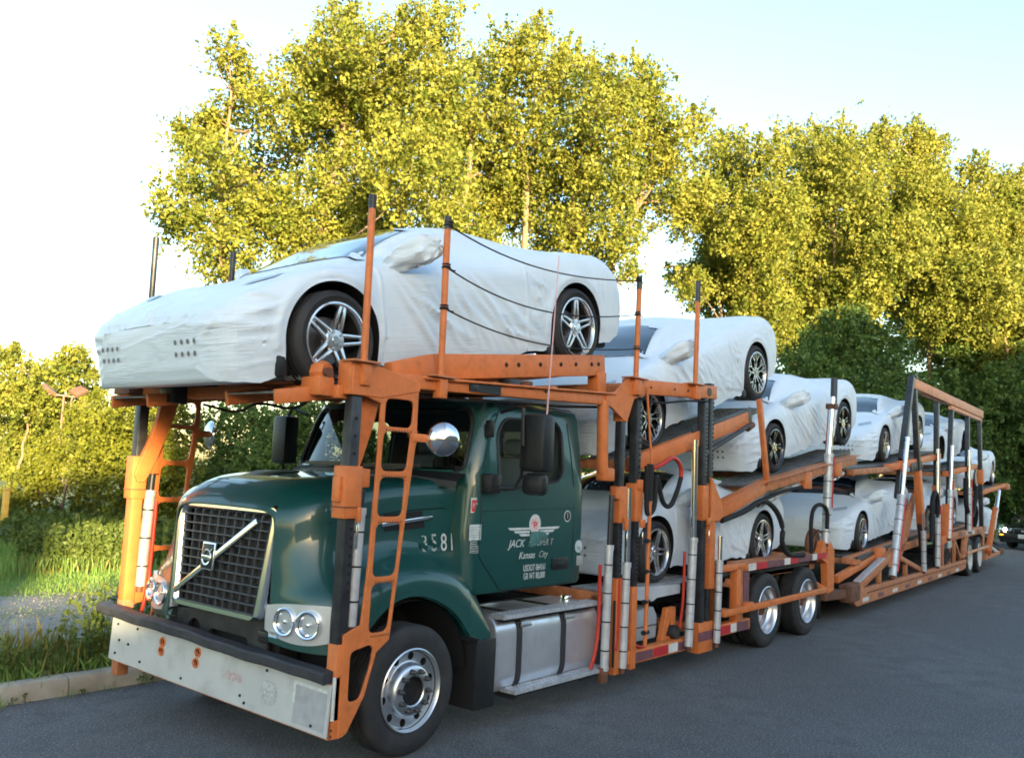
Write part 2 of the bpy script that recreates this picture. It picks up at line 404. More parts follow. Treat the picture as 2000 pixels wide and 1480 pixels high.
gv = [(-30, 4.3)]+[(-30+i*2, 4.45+.35*math.sin(i*1.7)+.15*math.sin(i*4.1)) for i in range(1, 29)]+[(28, 5)]
gv2 = [(28, 9.0)]+[(28-i*2, 8.5+.5*math.sin(i*1.3)+.2*math.sin(i*3.7)) for i in range(1, 29)]+[(-30, 8.6)]
sheet('gravel_track', gv+gv2, .108, GRAVEL)
kerb = bpy.data.objects.new('kerb', None); COL.objects.link(kerb); kerb['kind'] = 'structure'
prof = [(3.2, -.03), (3.205, .10), (3.225, .14), (3.26, .155), (3.36, .155), (3.39, .14), (3.395, -.03)]
km = None; kx = -19.0
while kx < 26:
    if km is None:
        n = 14; P = np.zeros((n+1, len(prof), 3))
        for i in range(n+1):
            for j, (y, z) in enumerate(prof):
                P[i, j] = (2.988*i/n, y+.004*math.sin(i*1.9+j), z+.004*math.sin(i*2.3+j*2))
        mb = MB().grid(P); mb.add([P[0, j] for j in range(len(prof))], [tuple(range(len(prof)))]); mb.add([P[-1, j] for j in range(len(prof))], [tuple(range(len(prof)))])
        o = mb.build('kerb_stone', CONC, kerb); km = o.data
    else:
        o = bpy.data.objects.new('kerb_stone', km); COL.objects.link(o); o.parent = kerb
    o.location = (kx, 0, 0); kx += 3.0
# curb along the bend beyond the parked rig
P = np.array([[(x+(a-3.2)*.3, y+(a-3.2), z) for a, z in prof] for x, y in [(26, 3.2)]+edge[2:]])
MB().grid(P).build('kerb_stone', CONC, kerb)

# ------------------------------------------------------------------ unseen blocks added behind the camera to shade the street
SUN_BLOCK = mat('sun_block_brown', (.16, .13, .11), .9, var=.15)
blk = bpy.data.objects.new('unseen_sun_blocker', None); COL.objects.link(blk); blk['kind'] = 'structure'
k_ = math.tan(R_(SUN_AZ-180))         # footprints run parallel to the sun so the gap between them lets one beam through
def block(x0, x1, y0, y1, h, skew0, skew1):
    MB().prism([(x0, y1), (x1, y1), (x1+(y0-y1)*k_*skew1, y0), (x0+(y0-y1)*k_*skew0, y0)], -.05, h, 'xy').build('sun_block', SUN_BLOCK, blk)
block(-25.36, 80, -52, -40, 14.0, 1, 0); block(-80, -27.3, -52, -40.2, 9.0, 0, 1); block(-27.3, -25.36, -51, -40.4, 6.4, 1, 1)
MB().prism([(-29.5, -40.8), (-25.36, -40.8), (-25.36-.8*k_, -41.6), (-29.5-.8*k_, -41.6)], 8.0, 9.25, 'xy').build('sun_block_slab', SUN_BLOCK, blk)  # added raised slab, keeps the beam off the top car's nose

# ------------------------------------------------------------------ trees and shrubs
BLOBS={
 'A1':[(12.1,23.2,16.6,0.67),(13.3,23.7,16.0,0.96),(13.6,22.1,14.7,1.15),(13.0,24.7,14.7,0.8),(12.3,25.7,14.0,0.76),(11.7,22.7,12.3,0.96),(10.9,23.5,11.0,0.96),(14.2,26.2,12.1,1.43),(11.7,24.8,10.2,0.67),(12.4,23.4,9.6,1.15),(15.4,25.8,13.4,1.34),(14.1,22.9,10.6,1.53),(16.1,23.5,14.4,1.43),(15.1,21.0,15.8,1.34),(14.9,22.2,17.2,0.86),(14.3,18.8,16.6,1.34),(15.4,21.2,18.7,0.67),(17.5,22.2,16.6,1.72),(15.7,21.4,11.7,1.72),(17.5,21.3,13.6,1.91),(17.3,19.9,17.3,1.34),(15.7,17.4,17.7,0.76),(18.4,18.9,18.6,1.15),(17.6,19.3,15.3,1.72),(17.0,17.1,15.5,1.34),(15.4,16.3,11.9,1.72),(18.4,21.6,11.6,1.53),(15.2,21.8,10.1,1.34),(14.1,25.0,9.2,0.76),(17.9,22.5,11.0,1.53)],
 'A2':[(21.1,19.3,16.1,1.62),(22.0,19.1,18.6,1.22),(20.4,16.7,18.2,1.01),(22.2,16.7,19.9,0.57),(21.4,15.9,17.7,1.22),(24.3,17.0,18.0,1.42),(23.6,15.8,18.8,0.71),(21.9,13.4,17.0,0.71),(21.8,13.2,15.3,1.22),(22.9,12.6,16.6,1.01),(25.7,13.6,18.7,0.57),(24.3,12.7,15.9,1.01),(25.0,13.6,14.8,1.22),(24.5,11.7,15.1,0.91),(25.8,11.3,16.1,0.57),(24.8,12.1,14.1,0.81),(22.8,13.8,13.8,1.62),(22.8,16.1,14.9,1.62),(21.5,17.5,15.8,1.62),(22.7,19.7,14.4,1.62),(22.8,17.3,13.6,1.62),(25.3,16.5,13.7,1.42),(26.1,14.4,13.4,1.22),(27.0,13.2,13.4,0.71),(20.8,19.7,12.6,1.52),(23.0,13.1,11.1,0.91),(25.6,14.3,10.2,0.51),(21.3,20.9,15.4,1.22),(22.3,19.0,12.4,0.91),(22.9,16.0,11.7,0.71)],
 'B1':[(30.9,13.1,16.0,1.13),(28.6,12.4,13.7,1.02),(31.6,12.7,17.2,0.86),(31.0,12.1,14.8,1.24),(30.4,10.5,15.9,1.02),(28.9,10.7,12.2,1.24),(32.2,12.9,12.8,0.9),(32.7,14.4,11.1,1.24),(28.4,12.9,10.2,0.72),(32.5,13.3,10.0,1.36),(31.1,11.2,11.0,1.36),(29.9,9.8,13.2,1.36),(31.0,10.6,8.6,1.36),(32.8,12.6,8.1,1.13)],
 'B2':[(35.6,11.3,18.3,1.0),(32.8,8.6,16.7,1.07),(35.1,10.7,15.9,1.66),(32.4,7.9,15.1,1.66),(37.3,8.3,17.6,1.07),(33.2,10.4,12.7,1.66),(38.3,10.1,14.3,1.9),(40.1,8.7,15.6,1.66),(35.4,10.0,11.0,1.9),(40.3,9.2,12.6,1.9),(33.4,10.7,10.0,1.43),(33.5,8.4,8.9,1.43),(35.9,10.7,8.4,1.43)],
 'B3':[(35.6,7.2,17.8,0.73),(37.2,6.2,18.2,0.73),(38.3,6.3,17.0,1.1),(39.5,5.9,18.3,0.61),(36.2,6.2,15.0,1.58),(36.5,4.8,13.9,1.58),(41.8,7.2,14.3,1.95),(37.4,7.0,11.3,1.7),(43.5,6.4,12.4,1.95),(42.3,7.6,10.2,1.7),(39.6,5.3,9.4,1.7)],
 'B4':[(38.1,4.0,16.3,0.74),(38.7,3.8,15.0,1.27),(39.9,3.1,15.8,0.97),(40.3,2.5,14.9,1.16),(39.5,3.6,13.3,1.85),(41.0,2.6,12.5,1.62),(42.4,4.6,11.8,1.85),(40.2,2.7,10.2,1.85),(38.9,3.7,8.9,1.39),(42.5,1.5,14.4,1.85),(39.1,0.9,10.8,1.85)],
 'E1':[(25.4,5.7,7.4,0.72),(27.9,7.3,7.0,0.9),(26.8,5.4,6.9,0.99),(26.6,6.1,6.0,1.08),(23.4,6.1,5.6,0.9),(26.8,4.7,6.0,1.08),(28.2,4.4,5.4,1.08),(24.6,4.4,4.6,1.08),(26.1,7.4,4.7,1.08),(27.1,6.6,3.9,1.26),(24.9,4.2,3.3,1.26),(27.0,5.5,7.7,0.45)],
 'E2':[(38.6,4.7,7.8,1.27),(40.9,3.7,8.4,1.27),(39.7,2.3,8.5,1.16),(39.6,6.0,6.3,1.39),(41.5,4.2,6.7,1.85),(37.0,2.0,6.2,1.62),(35.9,4.1,4.2,1.62),(42.0,3.3,4.8,1.85),(43.8,4.5,2.8,1.62),(39.5,2.3,2.8,1.39),(40.7,3.1,1.6,1.04),(40.7,4.1,1.2,0.93),(37.0,6.0,4.4,1.16),(40.5,1.4,5.8,1.85),(40.4,1.5,2.9,1.85)],
 'F':[(9.6,18.1,2.9,0.72),(10.7,18.2,3.2,0.68),(10.6,16.4,3.1,0.75),(11.4,15.9,3.4,0.72),(10.9,19.2,2.0,0.75),(9.7,15.7,2.1,0.83),(11.7,17.0,2.3,0.83),(12.8,16.5,3.1,0.68),(9.7,17.9,1.1,0.75),(10.2,16.7,1.0,0.75),(12.7,17.6,1.2,0.9),(11.9,14.4,2.2,0.9)],
 'F2':[(14.5,15.5,2.2,1.01),(16.3,15.1,2.5,1.01),(18.4,14.6,2.4,1.01),(17.1,11.5,2.6,1.01),(18.8,11.3,2.8,0.76),(19.5,10.4,2.6,1.01),(22.8,10.2,2.7,1.01),(22.2,8.0,2.4,0.84),(24.7,7.8,2.3,0.84),(14.9,15.0,1.2,1.01),(16.7,14.0,1.2,1.01),(19.2,13.4,1.3,1.01),(21.1,12.5,1.5,0.84),(20.9,9.7,1.5,1.01),(21.4,7.6,1.4,0.84),(22.0,5.9,1.8,1.01)],
 'G':[(6.9,19.3,2.7,0.86),(6.8,17.2,3.1,0.7),(8.7,19.0,2.7,0.83),(7.1,21.1,2.0,0.76),(6.5,17.5,1.8,0.9),(7.4,17.1,1.5,0.83),(6.6,21.5,1.5,0.7),(6.0,21.3,0.9,0.63),(7.4,20.6,0.8,0.7),(7.4,17.9,0.9,0.63),(7.7,16.4,1.8,0.49),(7.1,17.9,3.6,0.31),(8.5,18.3,3.2,0.35),(7.9,17.0,0.9,0.56),(5.3,20.7,0.6,0.42)],
 'H':[(17.5,54.0,7.6,0.8),(17.5,54.1,5.4,1.43),(18.5,52.8,5.1,1.43),(19.7,55.0,6.8,0.89),(19.2,49.9,6.6,1.02),(19.5,49.2,7.7,0.64),(21.9,52.4,5.8,0.8),(20.9,54.5,4.7,1.43),(20.1,57.5,3.0,1.75),(20.9,50.2,6.9,0.57),(21.1,55.8,2.4,1.59),(19.5,57.8,0.6,1.59),(20.5,49.4,4.0,0.96),(19.9,54.9,0.4,1.27)],
}
BLOBS['A2'] += [(19.7, 18.8, 10.9, 1.12), (21.5, 18.2, 10.9, .77), (23.5, 17.2, 11.4, .91), (23.0, 14.8, 10.5, .71), (24.5, 14.5, 10.8, .71), (22.6, 18.1, 13.0, 1.22), (22.7, 15.1, 11.5, .91)]
BLOBS['B2'] += [(33.1, 6.3, 11.7, 1.3), (33.2, 7.1, 12.5, 1.09), (33.6, 5.5, 12.4, 1.09), (33.3, 7.3, 10.5, 1.09)]
BLOBS['B4'] += [(37.1, 3.9, 10.0, 1.3), (36.1, 2.8, 10.6, 1.3), (35.7, 4.2, 11.2, 1.09), (36.0, 5.3, 9.5, 1.09)]
BLOBS['B1'] += [(28.5, 13.3, 13.1, .9), (29.4, 13.6, 14.5, .79), (30.3, 14.5, 11.2, .7), (30.4, 11.1, 12.2, 1.36), (31.7, 11.4, 9.7, 1.36), (31.6, 12.9, 11.5, 1.13)]
RNG = np.random.default_rng(11)
def leaves(P, size, elong=1.25):
    n = len(P); size = size*RNG.choice([.7, 1., 1.25], n, p=[.3, .45, .25]); nm = RNG.normal(size=(n, 3)); nm[:, 2] += .25; nm[:, :2] -= np.array([.35, .5])*.5; nm /= np.linalg.norm(nm, axis=1)[:, None]
    t = np.cross(nm, RNG.normal(size=(n, 3))); t /= np.linalg.norm(t, axis=1)[:, None]; b = np.cross(nm, t)
    s = (size*(.7+.6*RNG.random(n)))[:, None]; L = t*s*.5*elong; Wd = b*s*.42; fold = nm*s*.12
    V = np.stack([P-L, P+Wd*1.0-L*.15+fold, P+L, P-Wd*1.0-L*.15+fold], 1).reshape(-1, 3)
    return V, np.arange(4*n).reshape(-1, 4)
def crown_points(blobs, dens, twig, per):
    out = []
    for (x, y, z, r) in blobs:
        k = max(6, int(dens*r*r/per))
        d = RNG.normal(size=(k, 3)); d /= np.linalg.norm(d, axis=1)[:, None]
        rad = r*(.15+.98*RNG.random(k)**.5)*(1+.30*RNG.normal(size=k)*(RNG.random(k) < .35))
        c = np.array([x, y, z])+d*rad[:, None]*np.array([1, 1, .95])
        dirs = d+RNG.normal(size=(k, 3))*.6+np.array([0, 0, .25]); dirs /= np.linalg.norm(dirs, axis=1)[:, None]
        u = RNG.random((k, per, 1))
        pts = c[:, None, :]+dirs[:, None, :]*(u-.4)*twig+RNG.normal(size=(k, per, 3))*twig*.20
        out.append(pts.reshape(-1, 3))
        # upright leafy shoots breaking the outline
        ns = int(3*r)+1
        for _ in range(ns):
            dd = RNG.normal(size=3); dd[2] = abs(dd[2])+.3; dd /= np.linalg.norm(dd)
            st = np.array([x, y, z])+dd*r*.85; up = dd*.6+np.array([0, 0, .8]); Ls = r*(.35+.45*RNG.random()); q = RNG.random((int(per*4.5), 1))
            out.append(st+up*q*Ls+RNG.normal(size=(len(q), 3))*twig*.22*(1.15-q))
    return np.concatenate(out)
def limb(mb, a, b, r0, r1, n=6, sides=7, bend=.12, sag=0.):
    a, b = Vector(a), Vector(b); L = (b-a).length; pts = []; rs = []
    off = Vector(RNG.normal(size=3))*L*bend*.5
    for i in range(n+1):
        t = i/n; p = a.lerp(b, t)+off*math.sin(PI*t)+Vector(RNG.normal(size=3))*L*.012*(0 < i < n)+Vector((0, 0, -sag*L*math.sin(PI*t)))
        pts.append(p); rs.append(r0+(r1-r0)*t)
    mb.tube(pts, rs, sides); return pts
def make_tree(name, label, cat, blobs, stems, leafm, barkm, dens=1500, lsize=.12, twig=.5, per=14, group=None, r0=.16, tops=None, fill=0):
    bx = sum(b[0] for b in blobs)/len(blobs); by = sum(b[1] for b in blobs)/len(blobs)
    base = Vector((stems[0][0], stems[0][1], .1))
    root = empty(name, label, cat, base, group=group)
    blobs = list(blobs)
    for i in range(fill):            # inner foliage between outer lobes
        a, b = random.sample(blobs, 2)
        if (Vector(a[:3])-Vector(b[:3])).length < 5.0:
            blobs.append(tuple((a[j]+b[j])/2 for j in range(3))+(min(a[3], b[3])*.8,))
    P = crown_points(blobs, dens, twig, per)-np.array(base)
    P = P[P[:, 2] > .05]
    V, F = leaves(P, lsize); cr = raw_mesh('crown', V, F, leafm, root)
    mb = MB(); B0 = [Vector(b[:3])-base for b in blobs]
    joints = []
    for (sx, sy, tx, ty, tz) in stems:
        a = Vector((sx, sy, .0+.1))-base; b = Vector((tx, ty, tz))-base
        pts = limb(mb, a, b, r0, r0*.42, 8, 8, .10); joints += pts[2:]
    for c, b in zip(B0, blobs):
        cand = [j for j in joints if j.z < c.z-.3] or joints
        j = min(cand, key=lambda q: (q-c).length+abs(c.z-q.z-.8*math.hypot(q.x-c.x, q.y-c.y))*.5)
        pts = limb(mb, j, c, r0*.34, r0*.10, 6, 6, .16)
        joints.append(pts[3])
        for k in range(4):
            d = Vector(RNG.normal(size=3)).normalized()*b[3]*.9; d.z = abs(d.z)*.8
            limb(mb, pts[4], c+d, r0*.10, r0*.02, 3, 4, .1)
    mb.build('trunk', barkm, root, smooth=60, recalc=False)
    return root
TG = 'tall trees behind the rig'
make_tree('cottonwood_tree', 'tall golden cottonwood rising behind the top covered car, spreading to the left', 'tree', BLOBS['A1'],
          [(16.5, 21.5, 15.6, 20.6, 16.0), (16.8, 21.0, 18.2, 19.6, 15.5), (16.2, 22.0, 12.8, 24, 13)], LEAF_A, BARK, 1650, .125, .6, 14, TG, .22, fill=10)
make_tree('cottonwood_tree', 'tall golden cottonwood with several leaning pale stems above the top car tail', 'tree', BLOBS['A2'],
          [(21.0, 17.0, 21.9, 17.0, 14.6), (21.3, 16.6, 23.2, 15.4, 15.2), (21.6, 16.2, 24.8, 12.8, 14.4), (20.8, 17.4, 20.6, 18.8, 15.2)], LEAF_A, BARK, 1650, .125, .6, 14, TG, .22, fill=12)
make_tree('poplar_tree', 'sunlit loose poplar with sky gaps, beside the tall cottonwood', 'tree', BLOBS['B1'],
          [(31, 12, 31.2, 12, 15), (31.2, 11.6, 30.6, 10.8, 12)], LEAF_B, BARK, 2050, .122, .58, 14, TG, .10, fill=22)
make_tree('poplar_tree', 'sunlit broad poplar above the second and third covered cars', 'tree', BLOBS['B2'],
          [(35, 9.6, 35.4, 9.8, 16), (35.4, 9.2, 37.6, 8.6, 15.5), (34.8, 10, 33.2, 8.6, 13)], LEAF_B, BARK, 2050, .122, .58, 14, TG, .11, fill=34)
make_tree('poplar_tree', 'sunlit poplar with two narrow feathery tops, above the trailer top beam', 'tree', BLOBS['B3'],
          [(39, 6.4, 37.2, 6.2, 17), (39.2, 6, 38.6, 6.2, 16), (39.4, 5.8, 42, 6.8, 12)], LEAF_B, BARK, 2050, .122, .58, 14, TG, .11, fill=30)
make_tree('poplar_tree', 'sunlit poplar at the right edge, reaching down to the dark thicket', 'tree', BLOBS['B4'],
          [(40.5, 2.8, 38.8, 3.6, 15), (40.8, 2.6, 41, 2.4, 14)], LEAF_B, BARK, 2050, .122, .58, 14, TG, .11, fill=26)
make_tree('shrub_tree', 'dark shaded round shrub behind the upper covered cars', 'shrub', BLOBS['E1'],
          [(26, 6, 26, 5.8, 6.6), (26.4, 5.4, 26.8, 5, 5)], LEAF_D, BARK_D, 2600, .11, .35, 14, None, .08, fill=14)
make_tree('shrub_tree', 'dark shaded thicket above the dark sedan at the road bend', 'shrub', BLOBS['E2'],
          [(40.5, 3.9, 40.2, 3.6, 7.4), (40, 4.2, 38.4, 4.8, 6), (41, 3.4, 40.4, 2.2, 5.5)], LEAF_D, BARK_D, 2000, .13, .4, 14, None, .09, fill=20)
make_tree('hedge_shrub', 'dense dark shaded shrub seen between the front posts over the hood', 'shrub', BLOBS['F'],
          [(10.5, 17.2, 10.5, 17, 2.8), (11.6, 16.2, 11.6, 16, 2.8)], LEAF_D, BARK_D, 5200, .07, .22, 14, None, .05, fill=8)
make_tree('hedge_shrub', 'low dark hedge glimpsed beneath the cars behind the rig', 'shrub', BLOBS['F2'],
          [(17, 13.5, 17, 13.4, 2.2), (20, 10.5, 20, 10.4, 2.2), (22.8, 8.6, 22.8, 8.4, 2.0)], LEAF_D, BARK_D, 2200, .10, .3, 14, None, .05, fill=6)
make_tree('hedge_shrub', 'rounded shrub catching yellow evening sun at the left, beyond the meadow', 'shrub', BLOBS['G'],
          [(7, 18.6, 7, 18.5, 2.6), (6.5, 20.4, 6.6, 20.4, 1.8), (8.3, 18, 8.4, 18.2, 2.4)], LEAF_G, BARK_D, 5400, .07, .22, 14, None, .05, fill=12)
make_tree('poplar_tree', 'pale sparse trees far off at the left edge behind the lamp post', 'tree', BLOBS['H'],
          [(18.5, 53.5, 18.6, 53, 6.5), (20, 50.5, 20, 49.8, 6.8), (20.5, 54, 21, 53.6, 5)], LEAF_A, BARK, 1300, .19, .55, 12, None, .09, fill=6)

# ------------------------------------------------------------------ grass, weeds, meadow (uncountable)
def blades(name, n, xr, yr, h, w, m, z=.1, clump=0., lean=.35, dens=None):
    if clump:
        k = max(1, n//14); cx = RNG.uniform(*xr, k); cy = RNG.uniform(*yr, k)
        i = RNG.integers(0, k, n); x = cx[i]+RNG.normal(size=n)*clump; y = cy[i]+RNG.normal(size=n)*clump
    else: x = RNG.uniform(*xr, n); y = RNG.uniform(*yr, n)
    if dens is not None:
        k = dens(x, y) > RNG.random(n); x, y = x[k], y[k]; n = len(x)
    hh = h*(.5+.8*RNG.random(n)); a = RNG.random(n)*2*PI; le = lean*hh*RNG.random(n)
    dx, dy = np.cos(a), np.sin(a); px, py = -dy*w*.5, dx*w*.5
    B = np.stack([x, y, np.full(n, z)], 1)
    V = np.stack([B+np.stack([px, py, 0*x], 1), B-np.stack([px, py, 0*x], 1),
                  B+np.stack([dx*le*.35-px*.7, dy*le*.35-py*.7, hh*.6], 1), B+np.stack([dx*le, dy*le, hh], 1)], 1).reshape(-1, 3)
    F = np.arange(4*n).reshape(-1, 4)[:, [0, 1, 2, 3]]
    return stuff(raw_mesh(name, V, F, m))
def weeds(name, n, xr, yr, h, m, nl=16, ls=.05, z=.1):
    mbv = []; mbf = []; o = 0; pts = []
    x = RNG.uniform(*xr, n); y = RNG.uniform(*yr, n); hh = h*(.45+.75*RNG.random(n))
    le = RNG.normal(size=(n, 2))*.12
    t = RNG.random((n, nl, 1))**.8
    tip = np.stack([x+le[:, 0]*hh, y+le[:, 1]*hh, z+hh], 1); b = np.stack([x, y, np.full(n, z)], 1)
    P = b[:, None]*(1-t)+tip[:, None]*t+RNG.normal(size=(n, nl, 3))*np.array([.035, .035, .01])*(1.25-t)
    V, F = leaves(P.reshape(-1, 3), ls, 1.9)
    w = .004
    q = np.stack([b+[w, 0, 0], b-[w, 0, 0], tip-[w*.5, 0, 0], tip+[w*.5, 0, 0]], 1).reshape(-1, 3)
    F2 = np.arange(4*n).reshape(-1, 4)+len(V)
    return stuff(raw_mesh(name, np.concatenate([V, q]), np.concatenate([F, F2]), m))
weeds('kerb_weeds', 620, (-2.6, 3.5), (3.42, 4.25), .15, LEAF_W, 14, .034)
weeds('kerb_weeds', 120, (-.6, 1.4), (3.55, 4.5), .62, LEAF_W, 30, .030)
weeds('kerb_weeds', 60, (-2.4, -.4), (3.5, 4.2), .36, LEAF_W, 24, .030)
weeds('kerb_weeds', 900, (3.5, 24), (3.5, 4.9), .5, LEAF_W, 12, .07)
blades('verge_grass', 8000, (-2.8, 4), (3.38, 4.6), .15, .007, GRASS_L, clump=.09)
blades('verge_grass', 1200, (-2.8, 4), (3.4, 4.8), .28, .006, STRAW, clump=.07)
blades('track_grass', 15000, (-3, 9), (4.6, 9.2), .07, .010, GRASS_L, clump=.14, dens=lambda x, y: np.where((np.sin(x*.5+y*3.1)+np.sin(y*2.6-x*.5)) > .7, .8, .08))
blades('meadow_grass', 30000, (-3, 14), (8.4, 10.4), .06, .010, GRASS_L, clump=.2)
blades('meadow_grass', 90000, (-2, 16), (10.2, 22), .24, .016, GRASS_L, clump=.4)
blades('meadow_grass', 5000, (0, 16), (10, 12.5), .22, .008, STRAW, clump=.3)
weeds('meadow_weeds', 620, (1.9, 6.0), (10.3, 12.0), .62, LEAF_W, 34, .045)
weeds('meadow_weeds', 1700, (-2, 14), (13.5, 22), .5, LEAF_W, 14, .09)
# pebbles on the track and along the gutter
def pebbles(name, n, xr, yr, s, z, m):
    ico = np.array([(1,0,0),(-1,0,0),(0,1,0),(0,-1,0),(0,0,.7),(0,0,-.7)]); fc = np.array([(0,2,4),(2,1,4),(1,3,4),(3,0,4),(2,0,5),(1,2,5),(3,1,5),(0,3,5)])
    c = np.stack([RNG.uniform(*xr, n), RNG.uniform(*yr, n), np.full(n, z)], 1)
    V = c[:, None]+ico[None]*(s*(.4+RNG.random((n, 1, 1))**2*1.2))*(1+.35*RNG.normal(size=(n, 6, 3)))
    F = fc[None]+np.arange(n)[:, None, None]*6
    return stuff(raw_mesh(name, V.reshape(-1, 3), F.reshape(-1, 3), m))
DGRIT = ground_mat('grit', [(.16, .155, .145), (.24, .235, .22)], [0, .9], .2, 30)
PEB = ground_mat('pebble_stone', [(.30, .29, .27), (.42, .41, .39), (.2, .19, .17)], [0, .9, .5], .2, 30)
pebbles('track_pebbles', 9000, (-2.5, 9), (4.7, 9), .015, .108, DGRIT)
pebbles('gutter_grit', 260, (-2.6, 3), (2.85, 3.2), .007, .002, DGRIT); weeds('gutter_weeds', 22, (-1.6, 3), (3.13, 3.19), .10, LEAF_W, 10, .022, .0); blades('gutter_grass', 260, (-2.4, 4), (3.14, 3.195), .09, .006, GRASS_L, z=0., clump=.05); blades('kerb_overhang', 900, (-2.6, 4), (3.37, 3.42), .12, .006, GRASS_L, z=.12, clump=.06, lean=1.0)
pebbles('road_grit', 900, (-2, 16), (-7, 3), .006, .002, DGRIT)
bm_ = MB(); bm_.lathe([(.0, .055), (.06, .045), (.085, .0), (.07, -.04), (0, -.05)], (0, 0, .04), 'z', 9)
o = bm_.build('stone', mat('tan_stone', (.42, .27, .15), .9, bump=.3)); o.location = (-1.02, 3.52, .1); o.scale = (1.2, .7, .7); o.rotation_euler = (0, 0, .3)
tag(o, 'tan stone lying among weeds just behind the kerb', 'stone')

# lamp post with two square floodlight heads, far left
lp = empty('lamp_post', 'thin brown lamp post with two square floodlight heads, far left', 'lamp post', (15.65, 41.6, .1))
BRN = mat('bronze_metal', (.13, .075, .05), .5, var=.1)
MB().tube([(0, 0, 0), (0, 0, 4.75)], [.075, .055], 10).build('pole', BRN, lp)
MB().bar((-.6, .38, 4.85), (.5, -.4, 4.75), .06).build('arm', BRN, lp)
for sx, a in ((-1, .5), (1, -.45)):
    m_ = MB(); m_.box(-.36, .36, -.30, .30, -.10, .10)
    h = m_.build('lamp_head', BRN, lp, .03); h.location = (.55*sx, -.4*sx, 5.05); h.rotation_euler = (.5, a, .2)
mp_ = MB(); mp_.box(-.06, .06, -.06, .06, 0, 1.05); mp_.box(-.075, .075, -.075, .075, 1.05, 1.10)
o = mp_.build('marker_post', mat('yellow_marker_paint', (.55, .33, .05), .5, var=.15), None, .01); o.location = (3.72, 16.95, .1)
tag(o, 'short yellow marker post at the far left edge beside the shrubs', 'post')

# ------------------------------------------------------------------ truck wheels
TYRE_R = .465
def tyre_profile(R, r, w, side=.02, groove=4, gd=.012):
    """closed profile (radius, y) of a tyre of width w, outer face at y=0"""
    p = [(r-.012, .03), (r, .012), (r+.03, -.0+.002), ((R+r)/2, -side*.6), (R-.035, -.002), (R-.012, .012), (R-.002, .026)]
    if groove:
        y0, y1 = .045, w-.045
        for i in range(groove):
            y = y0+(y1-y0)*(i+.5)/groove; g = .006
            p += [(R, y-g-.001), (R-gd, y-g), (R-gd, y+g), (R, y+g+.001)]
    p += [(R-.002, w-.026), (R-.012, w-.012), (R-.035, w+.002), ((R+r)/2, w+side*.6), (r+.03, w-.002), (r, w-.012), (r-.012, w-.03)]
    return p
def mesh_of(mb, mats, bevel=0, smooth=35, name='m'):
    o = mb.build(name, mats, None, bevel, smooth); me = o.data; bpy.data.objects.remove(o); return me
def inst(name, me, parent, M=None):
    o = bpy.data.objects.new(name, me); COL.objects.link(o)
    if parent: o.parent = parent
    if M is not None: o.matrix_local = M
    return o
truck_tyre_me = mesh_of(MB().lathe(tyre_profile(TYRE_R, .285, .25), n=72, close=False), RUBBER, name='tyre')
# steer rim: pierced aluminium disc, raised centre, dark bolt covers
def ring_disc(prof, n=60): return MB().lathe(prof, n=n)
sr = ring_disc([(.285, .20), (.284, .03), (.2985, .006), (.300, -.004), (.292, -.010), (.284, 0.), (.276, .030), (.268, .045), (.205, .052), (.195, .046), (.188, .012), (.180, -.012),
                (.168, -.022), (.112, -.024), (.105, -.018), (.103, .03), (.100, .10), (.185, .12), (.20, .20)]).lathe([(.285, .20), (.20, .20)], n=60)
o = sr.build('steer_rim', ALUM, smooth=40)
for e in [0]:
    c = MB()
    for k in range(10):
        a = 2*PI*(k+.5)/10
        c.tube([(.237*math.cos(a), -.1, .237*math.sin(a)), (.237*math.cos(a), .085, .237*math.sin(a))], .029, 16)
    cut = c.build('cut', UNDER); boolean(o, cut)
    o.data.shade_smooth(); o.data.set_sharp_from_angle(angle=R_(40))
steer_rim_me = o.data; bpy.data.objects.remove(o)
nut_me = mesh_of(MB().lathe([(0, -.062), (.006, -.058), (.014, -.034), (.018, -.030), (.0205, 0), (.0205, .01)], n=14), STEEL, name='nut')
hub_me = mesh_of(MB().lathe([(0, .02), (.085, .018), (.10, .0), (.104, -.012), (.096, -.02), (.09, 0.0)], n=40), UNDER, name='hub')
dark_disc_me = mesh_of(MB().lathe([(0, .11), (.27, .11), (.27, .12), (0, .12)], n=40), UNDER, name='dark')
drive_rim_me = mesh_of(MB().lathe([(.285, .2), (.283, .03), (.2985, .006), (.300, -.004), (.292, -.010), (.284, 0.), (.272, .018), (.268, .05), (.262, .075), (.235, .10), (.232, .14), (.226, .165), (.19, .175), (.17, .168), (.16, .15), (.105, .148), (.10, .165)], n=60), ALUM, name='rim')
steel_rim_me = mesh_of(MB().lathe([(.285, .2), (.283, .03), (.2985, .006), (.300, -.004), (.292, -.010), (.284, 0.), (.270, .02), (.262, .07), (.240, .10), (.225, .155), (.19, .17), (.17, .165), (.16, .15), (.105, .148), (.10, .165)], n=60),
                       mat('white_wheel_paint', (.50, .50, .47), .5, var=.15, dirt=(.14, .10, .07), dscale=8), name='rim')
drum_me = mesh_of(MB().lathe([(0, .06), (.05, .06), (.075, .075), (.078, .12), (.10, .16), (.12, .165), (.225, .17), (.225, .24), (0, .24)], n=40), RUST, name='drum')
